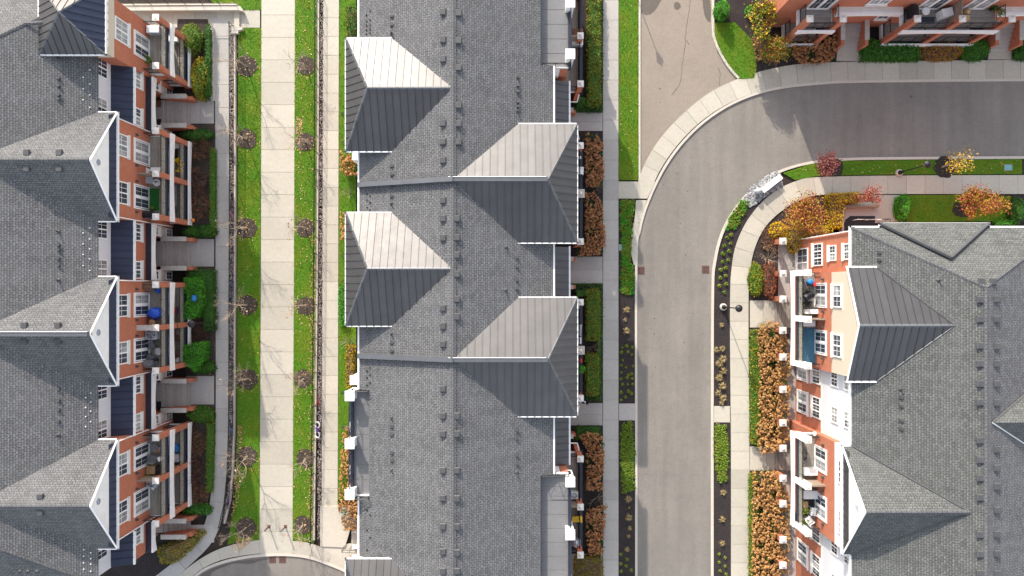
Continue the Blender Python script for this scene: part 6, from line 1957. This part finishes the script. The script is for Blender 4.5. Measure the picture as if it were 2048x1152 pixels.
# third unit
barbecue('brown hooded barbecue at the top of the third left balcony', 297, 572, Z2, 0, 'brown_fabric')
lump('small blue bag on the deck of the third left balcony', 315, 582, Z2, .2, .2, .3, 'blue_tarp', 'bag', 'bag', 5)
lump('large bright blue tarpaulin cover on the third left balcony', 308, 627, Z2, .62, .48, .75, 'blue_tarp', 'tarpaulin', 'cover', 6)
round_table('small beige side table below the blue tarpaulin', 304, 645, Z2, .24, .45, 'tan_wood', 'tan_wood')
ac_unit('grey air conditioner with a large top fan on the fourth left balcony', 302, 668, Z2, 0, .85, .85, .75, True, 'ac_grey')
chair('dark patio chair below the large top fan', 305, 690, Z2, .4, 'grey_fabric', .58, .85, 'black')
chair('dark patio chair beside the round glass table', 300, 716, Z2, 2.4, 'grey_fabric', .58, .85, 'black')
round_table('round glass topped table on the fourth left balcony', 317, 703, Z2, .3, .5)
barbecue('grey barbecue at the bottom of the fourth left balcony', 298, 727, Z2, 0, 'grey_fabric')
storage_box('red and blue toy box on the lower floor of the third left unit', 348, 621, Z1, .35, .5, .4, 'bike_blue', name='toy_box', lidm='red')
chair('brown armchair on the lower floor of the fourth left unit', 352, 676, Z1, 0, 'brown_fabric', .6, .8)
chair('brown reclining chair turned aslant on the lower floor', 352, 709, Z1, -.9, 'brown_fabric', .6, .8)
round_table('small white round table on the lower floor, fourth left unit', 356, 719, Z1, .22, .45, 'plastic_white')
round_table('small glass table at the top of the lower floor, fourth left unit', 358, 664, Z1, .25, .45)
lump('blue cloth lying over the bright green clipped hedge', 388, 596, 1.42, .22, .3, .15, 'sky_blue', 'cloth', 'cloth', 8)
# fifth and sixth units
chair('dark grey patio chair at the top of the lowest left balcony', 306, 880, Z2, 0, 'grey_fabric', .62, .85)
chair('dark grey patio chair below the first on the lowest left balcony', 306, 917, Z2, 3.0, 'grey_fabric', .62, .85)
round_table('dark low patio table between the grey chairs', 309, 896, Z2, .34, .42, 'grey_fabric')
storage_box('white stool beside the railing of the lowest left balcony', 319, 918, Z2, .3, .3, .45, 'plastic_white', .4, 'stool', 'stool')
storage_box('open tan wooden crate above the wooden screen, lowest left balcony', 301, 940, Z2, .62, .62, .55, 'tan_wood', 0, 'crate', 'crate')
planter('yellow green potted plant beside the tan crate', 295, 950, Z2, 'terracotta', 'hedge_lime', .16, .3, .28, 70)
storage_box('black bin beside the tan wooden crate', 314, 940, Z2, .5, .55, .5, 'black', 0, 'bin', 'bin')
ac_unit('grey air conditioner with a round fan below the lowest wooden screen', 303, 966, Z2, 0, .75, .75, .7, True, 'ac_grey')
round_table('little white round table below the lowest air conditioner', 306, 977, Z2, .13, .35, 'plastic_white')
planter('potted plant with orange blooms at the railing of the lowest left balcony', 319, 899, Z2, 'plastic_white', 'bloom', .12, .3, .16, 30, .12)
lump('folded sky blue parasol cloth, upper one on the lower deck', 349, 860, Z1, .42, .2, .35, 'sky_blue', 'parasol_cloth', 'parasol', 9)
lump('folded sky blue parasol cloth, lower one on the lower deck', 348, 897, Z1, .45, .4, .35, 'sky_blue', 'parasol_cloth', 'parasol', 10)
ac_unit('pale air conditioner on the lower deck beside the blue parasol cloth', 350, 917, Z1, 0, .6, .55, .6, False)
# east side of the middle building
ZM = 2.9
ac_unit('white box air conditioner on the deck below the top globe pillar', 1155, 83, ZM, 0, .85, .5, .65, False)
storage_box('brown storage chest between the wall and the top globe pillar', 1156, 65, ZM, .8, .6, .5, 'brown_fabric')
ac_unit('white air conditioner with a round fan above the yellow chair', 1149, 991, ZM, 0, .55, .55, .6, True)
chair('bright yellow plastic chair on the bottom east deck', 1154, 1038, ZM, 0, 'yellow', .72, .8)
lump('silver grey covered barbecue on the bottom east deck', 1153, 1087, ZM, .36, .42, .85, 'silver', seed=11)
chair('white plastic chair half under the upper east eave', 1161, 342, ZM, 1.5, 'plastic_white', .5)
round_table('small white round table under the upper east eave', 1159, 315, ZM, .14, .5, 'plastic_white')
chair('pale cushioned sofa chair under the lower east eave', 1157, 660, ZM, 1.5, 'pale_fabric', .8)
round_table('white round table beside the top globe pillar of the lower east dormer', 1153, 614, ZM, .24, .5, 'plastic_white')
storage_box('white storage box above the wide coping of the lower east dormer', 1156, 681, ZM, .5, .5, .5, 'plastic_white')
storage_box('dark red bench below the wide coping of the lower east dormer', 1158, 721, ZM, .5, .25, .4, 'red')
planter('leafy green potted plant on the deck of the lower east dormer', 1161, 738, ZM, 'black', 'bright_green', .14, .3, .36, 90, .2)
mat_('green grey rug on the deck of the upper east dormer', 1158, 430, ZM, .45, 2.0, 'pale_fabric')
# right building
ZR2 = 4.85
bicycle('black and blue bicycle among toys on the upper right balcony', 1617, 574, 1.9, 'black', ZR2, .8)
lump('bright blue bag beside the bicycle on the upper right balcony', 1622, 564, ZR2, .27, .24, .35, 'sky_blue', 'bag', 'bag', 12)
storage_box('small red toy box by the door of the upper right balcony', 1630, 568, ZR2, .25, .3, .3, 'red', .3, 'toy_box', 'box')
barbecue('black kettle barbecue on the upper right balcony', 1617, 592, ZR2, .5)
chair('black chair below the barbecue on the upper right balcony', 1613, 605, ZR2, 2.6, 'black', .5)
bicycle('small pale green scooter bike beside the door', 1626, 584, .6, 'bluegreen', ZR2, .55)
ac_unit('long white air conditioner above the upper right wooden screen', 1624, 623, ZR2, 0, .95, .33, .6, False)
ac_unit('pale blue white air conditioner below the upper right wooden screen', 1619, 647, ZR2, 0, .9, .42, .6, False)
mat_('teal blue rug covering the deck of the second right balcony', 1619, 693, ZR2, .98, 2.85, 'teal_mat')
bicycle('thin black bicycle standing on the pale deck of the third right balcony', 1613, 912, 1.4, 'black', ZR2, .8)
storage_box('white chest at the bottom of the third right balcony', 1622, 944, ZR2, 1.0, .5, .55, 'plastic_white')
round_table('round white clock like table at the top of the third right balcony', 1629, 867, ZR2, .17, .5, 'plastic_white')
storage_box('pale grey cushioned bench on the fourth right balcony', 1623, 990, ZR2, 1.15, .6, .5, 'pale_fabric', 0, 'bench', 'bench', 'plastic_white')
mat_('black and white patterned rug on the fourth right balcony', 1620, 1005, ZR2, .95, 2.0, 'rubber')
storage_box('orange brown wooden box on the patterned rug', 1611, 1010, ZR2, .38, .48, .35, 'tan_wood')
chair('white plastic chair facing left on the fourth right balcony', 1626, 1022, ZR2, 1.4, 'plastic_white')
chair('white plastic chair beside the green plant, lowest on the right balcony', 1618, 1040, ZR2, 2.2, 'plastic_white')
planter('green potted plant at the railing of the fourth right balcony', 1608, 1020, ZR2, 'tan_wood', 'hedge_lime', .13, .3, .25, 60)
planter('green and yellow potted plant at the lowest white pillar of the right balcony', 1609, 1042, ZR2, 'tan_wood', 'hedge_lime', .13, .3, .25, 60)
planter('round black planter at the top of the golden hydrangeas', 1573, 673, .3, 'black', 'dark_green', .26, .35, .1, 5)
# top right row
ac_unit('slanted white air conditioner on the top right deck beside the screen', 1896, 24, Z2, .2, .8, .6, .9, False)
round_table('white slatted square side table on the top right deck', 1852, 22, Z2, .3, .45, 'plastic_white', 'white')
barbecue('black covered barbecue between the top right door and pillar', 1829, 22, Z2, 1.6)
mat_('dark blue rug on the top right deck', 1853, 41, Z2, 1.25, .55, 'darkblue')
lump('round woven straw pouffe on the top right deck', 1936, 22, Z2, .24, .24, .42, 'straw_weave', 'pouffe', 'pouffe', 13)
storage_box('square woven straw stool beside the round pouffe', 1935, 35, Z2, .35, .35, .4, 'straw_weave', 0, 'stool', 'stool')
planter('spiky green potted plant at the right end of the top right deck', 2000, 26, Z2, 'plastic_white', 'hedge_lime', .15, .3, .3, 70)
planter('dark green potted plant near the top right doors', 1985, 16, Z2, 'black', 'dark_green', .15, .3, .28, 60)
# bicycles by the fences
bicycle('magenta bicycle leaning on the left fence', 462, 430, R(95), 'magenta', 0, 1, -.15)
bicycle('dark blue bicycle, upper of the pair on the left fence', 463, 570, R(86), 'bike_blue', 0, 1, -.15)
bicycle('black and blue bicycle, lower of the pair on the left fence', 463, 600, R(93), 'bike_blue', 0, 1, -.15)
bicycle('dark bicycle on the left fence beside the lower garden corner', 463, 748, R(90), 'black', 0, 1, -.15)
bicycle('pale blue bicycle on the left fence beside the fourth garden bed', 460, 835, R(88), 'pale_fabric', 0, 1, -.15)
bicycle('blue bicycle with red bag on the left fence, just below the pale blue one', 461, 860, R(94), 'bike_blue', 0, 1, -.15)
bicycle('purple and pink bicycle on the lower end of the left fence', 456, 1000, R(82), 'purple', 0, 1, -.15)
bicycle('red bicycle on the fence of the middle walkway', 638, 803, R(90), 'red', 0, .9, .12)
t = thing('scooter', 'purple scooter with white ringed wheels on the middle walkway fence', 'scooter', W(637, 858, 0), R(90), local=True)
for a, lab in ((-.42, 'wheel'), (.42, 'wheel')):
    MB().ring((a,0,.3), .24, .05, (.0,.45,.9), 20, 6).build('wheel', M['plastic_white'], t)
MB().obox((0,0,.3), (.5,.22,.08)).obox((0,0,.38), (.34,.16,.1), .3).build('body', M['purple'], t)
MB().tube((.2,0,.35),(.26,.02,1.0),.022,.022,6).tube((.26,-.22,1.0),(.26,.26,1.0),.018,.018,5).build('handlebar', M['purple'], t)
t = thing('pumpkin', 'orange pumpkin on a low pillar beside the lowest stair wall of the second unit', 'pumpkin', W(387, 441, .9), local=True)
MB().ell((0,0,.14), (.17,.17,.14), 12, 7).build('body', M['orange'], t); MB().tube((0,0,.27),(.02,0,.34),.02,.015,5).build('stalk', M['brown'], t)
t = thing('litter_bag', 'blue and white rubbish lying at the end of the hedge by the east entry', 'rubbish', W(1168, 804, 0), local=True)
rr = random.Random(9)
for k in range(5):
    MB().ell((rr.uniform(-.35,.35), rr.uniform(-.12,.12), .1), (.13,.1,.1), 7, 4).build('piece', M[['black','pale_fabric','silver','black','plastic_white'][k]], t)
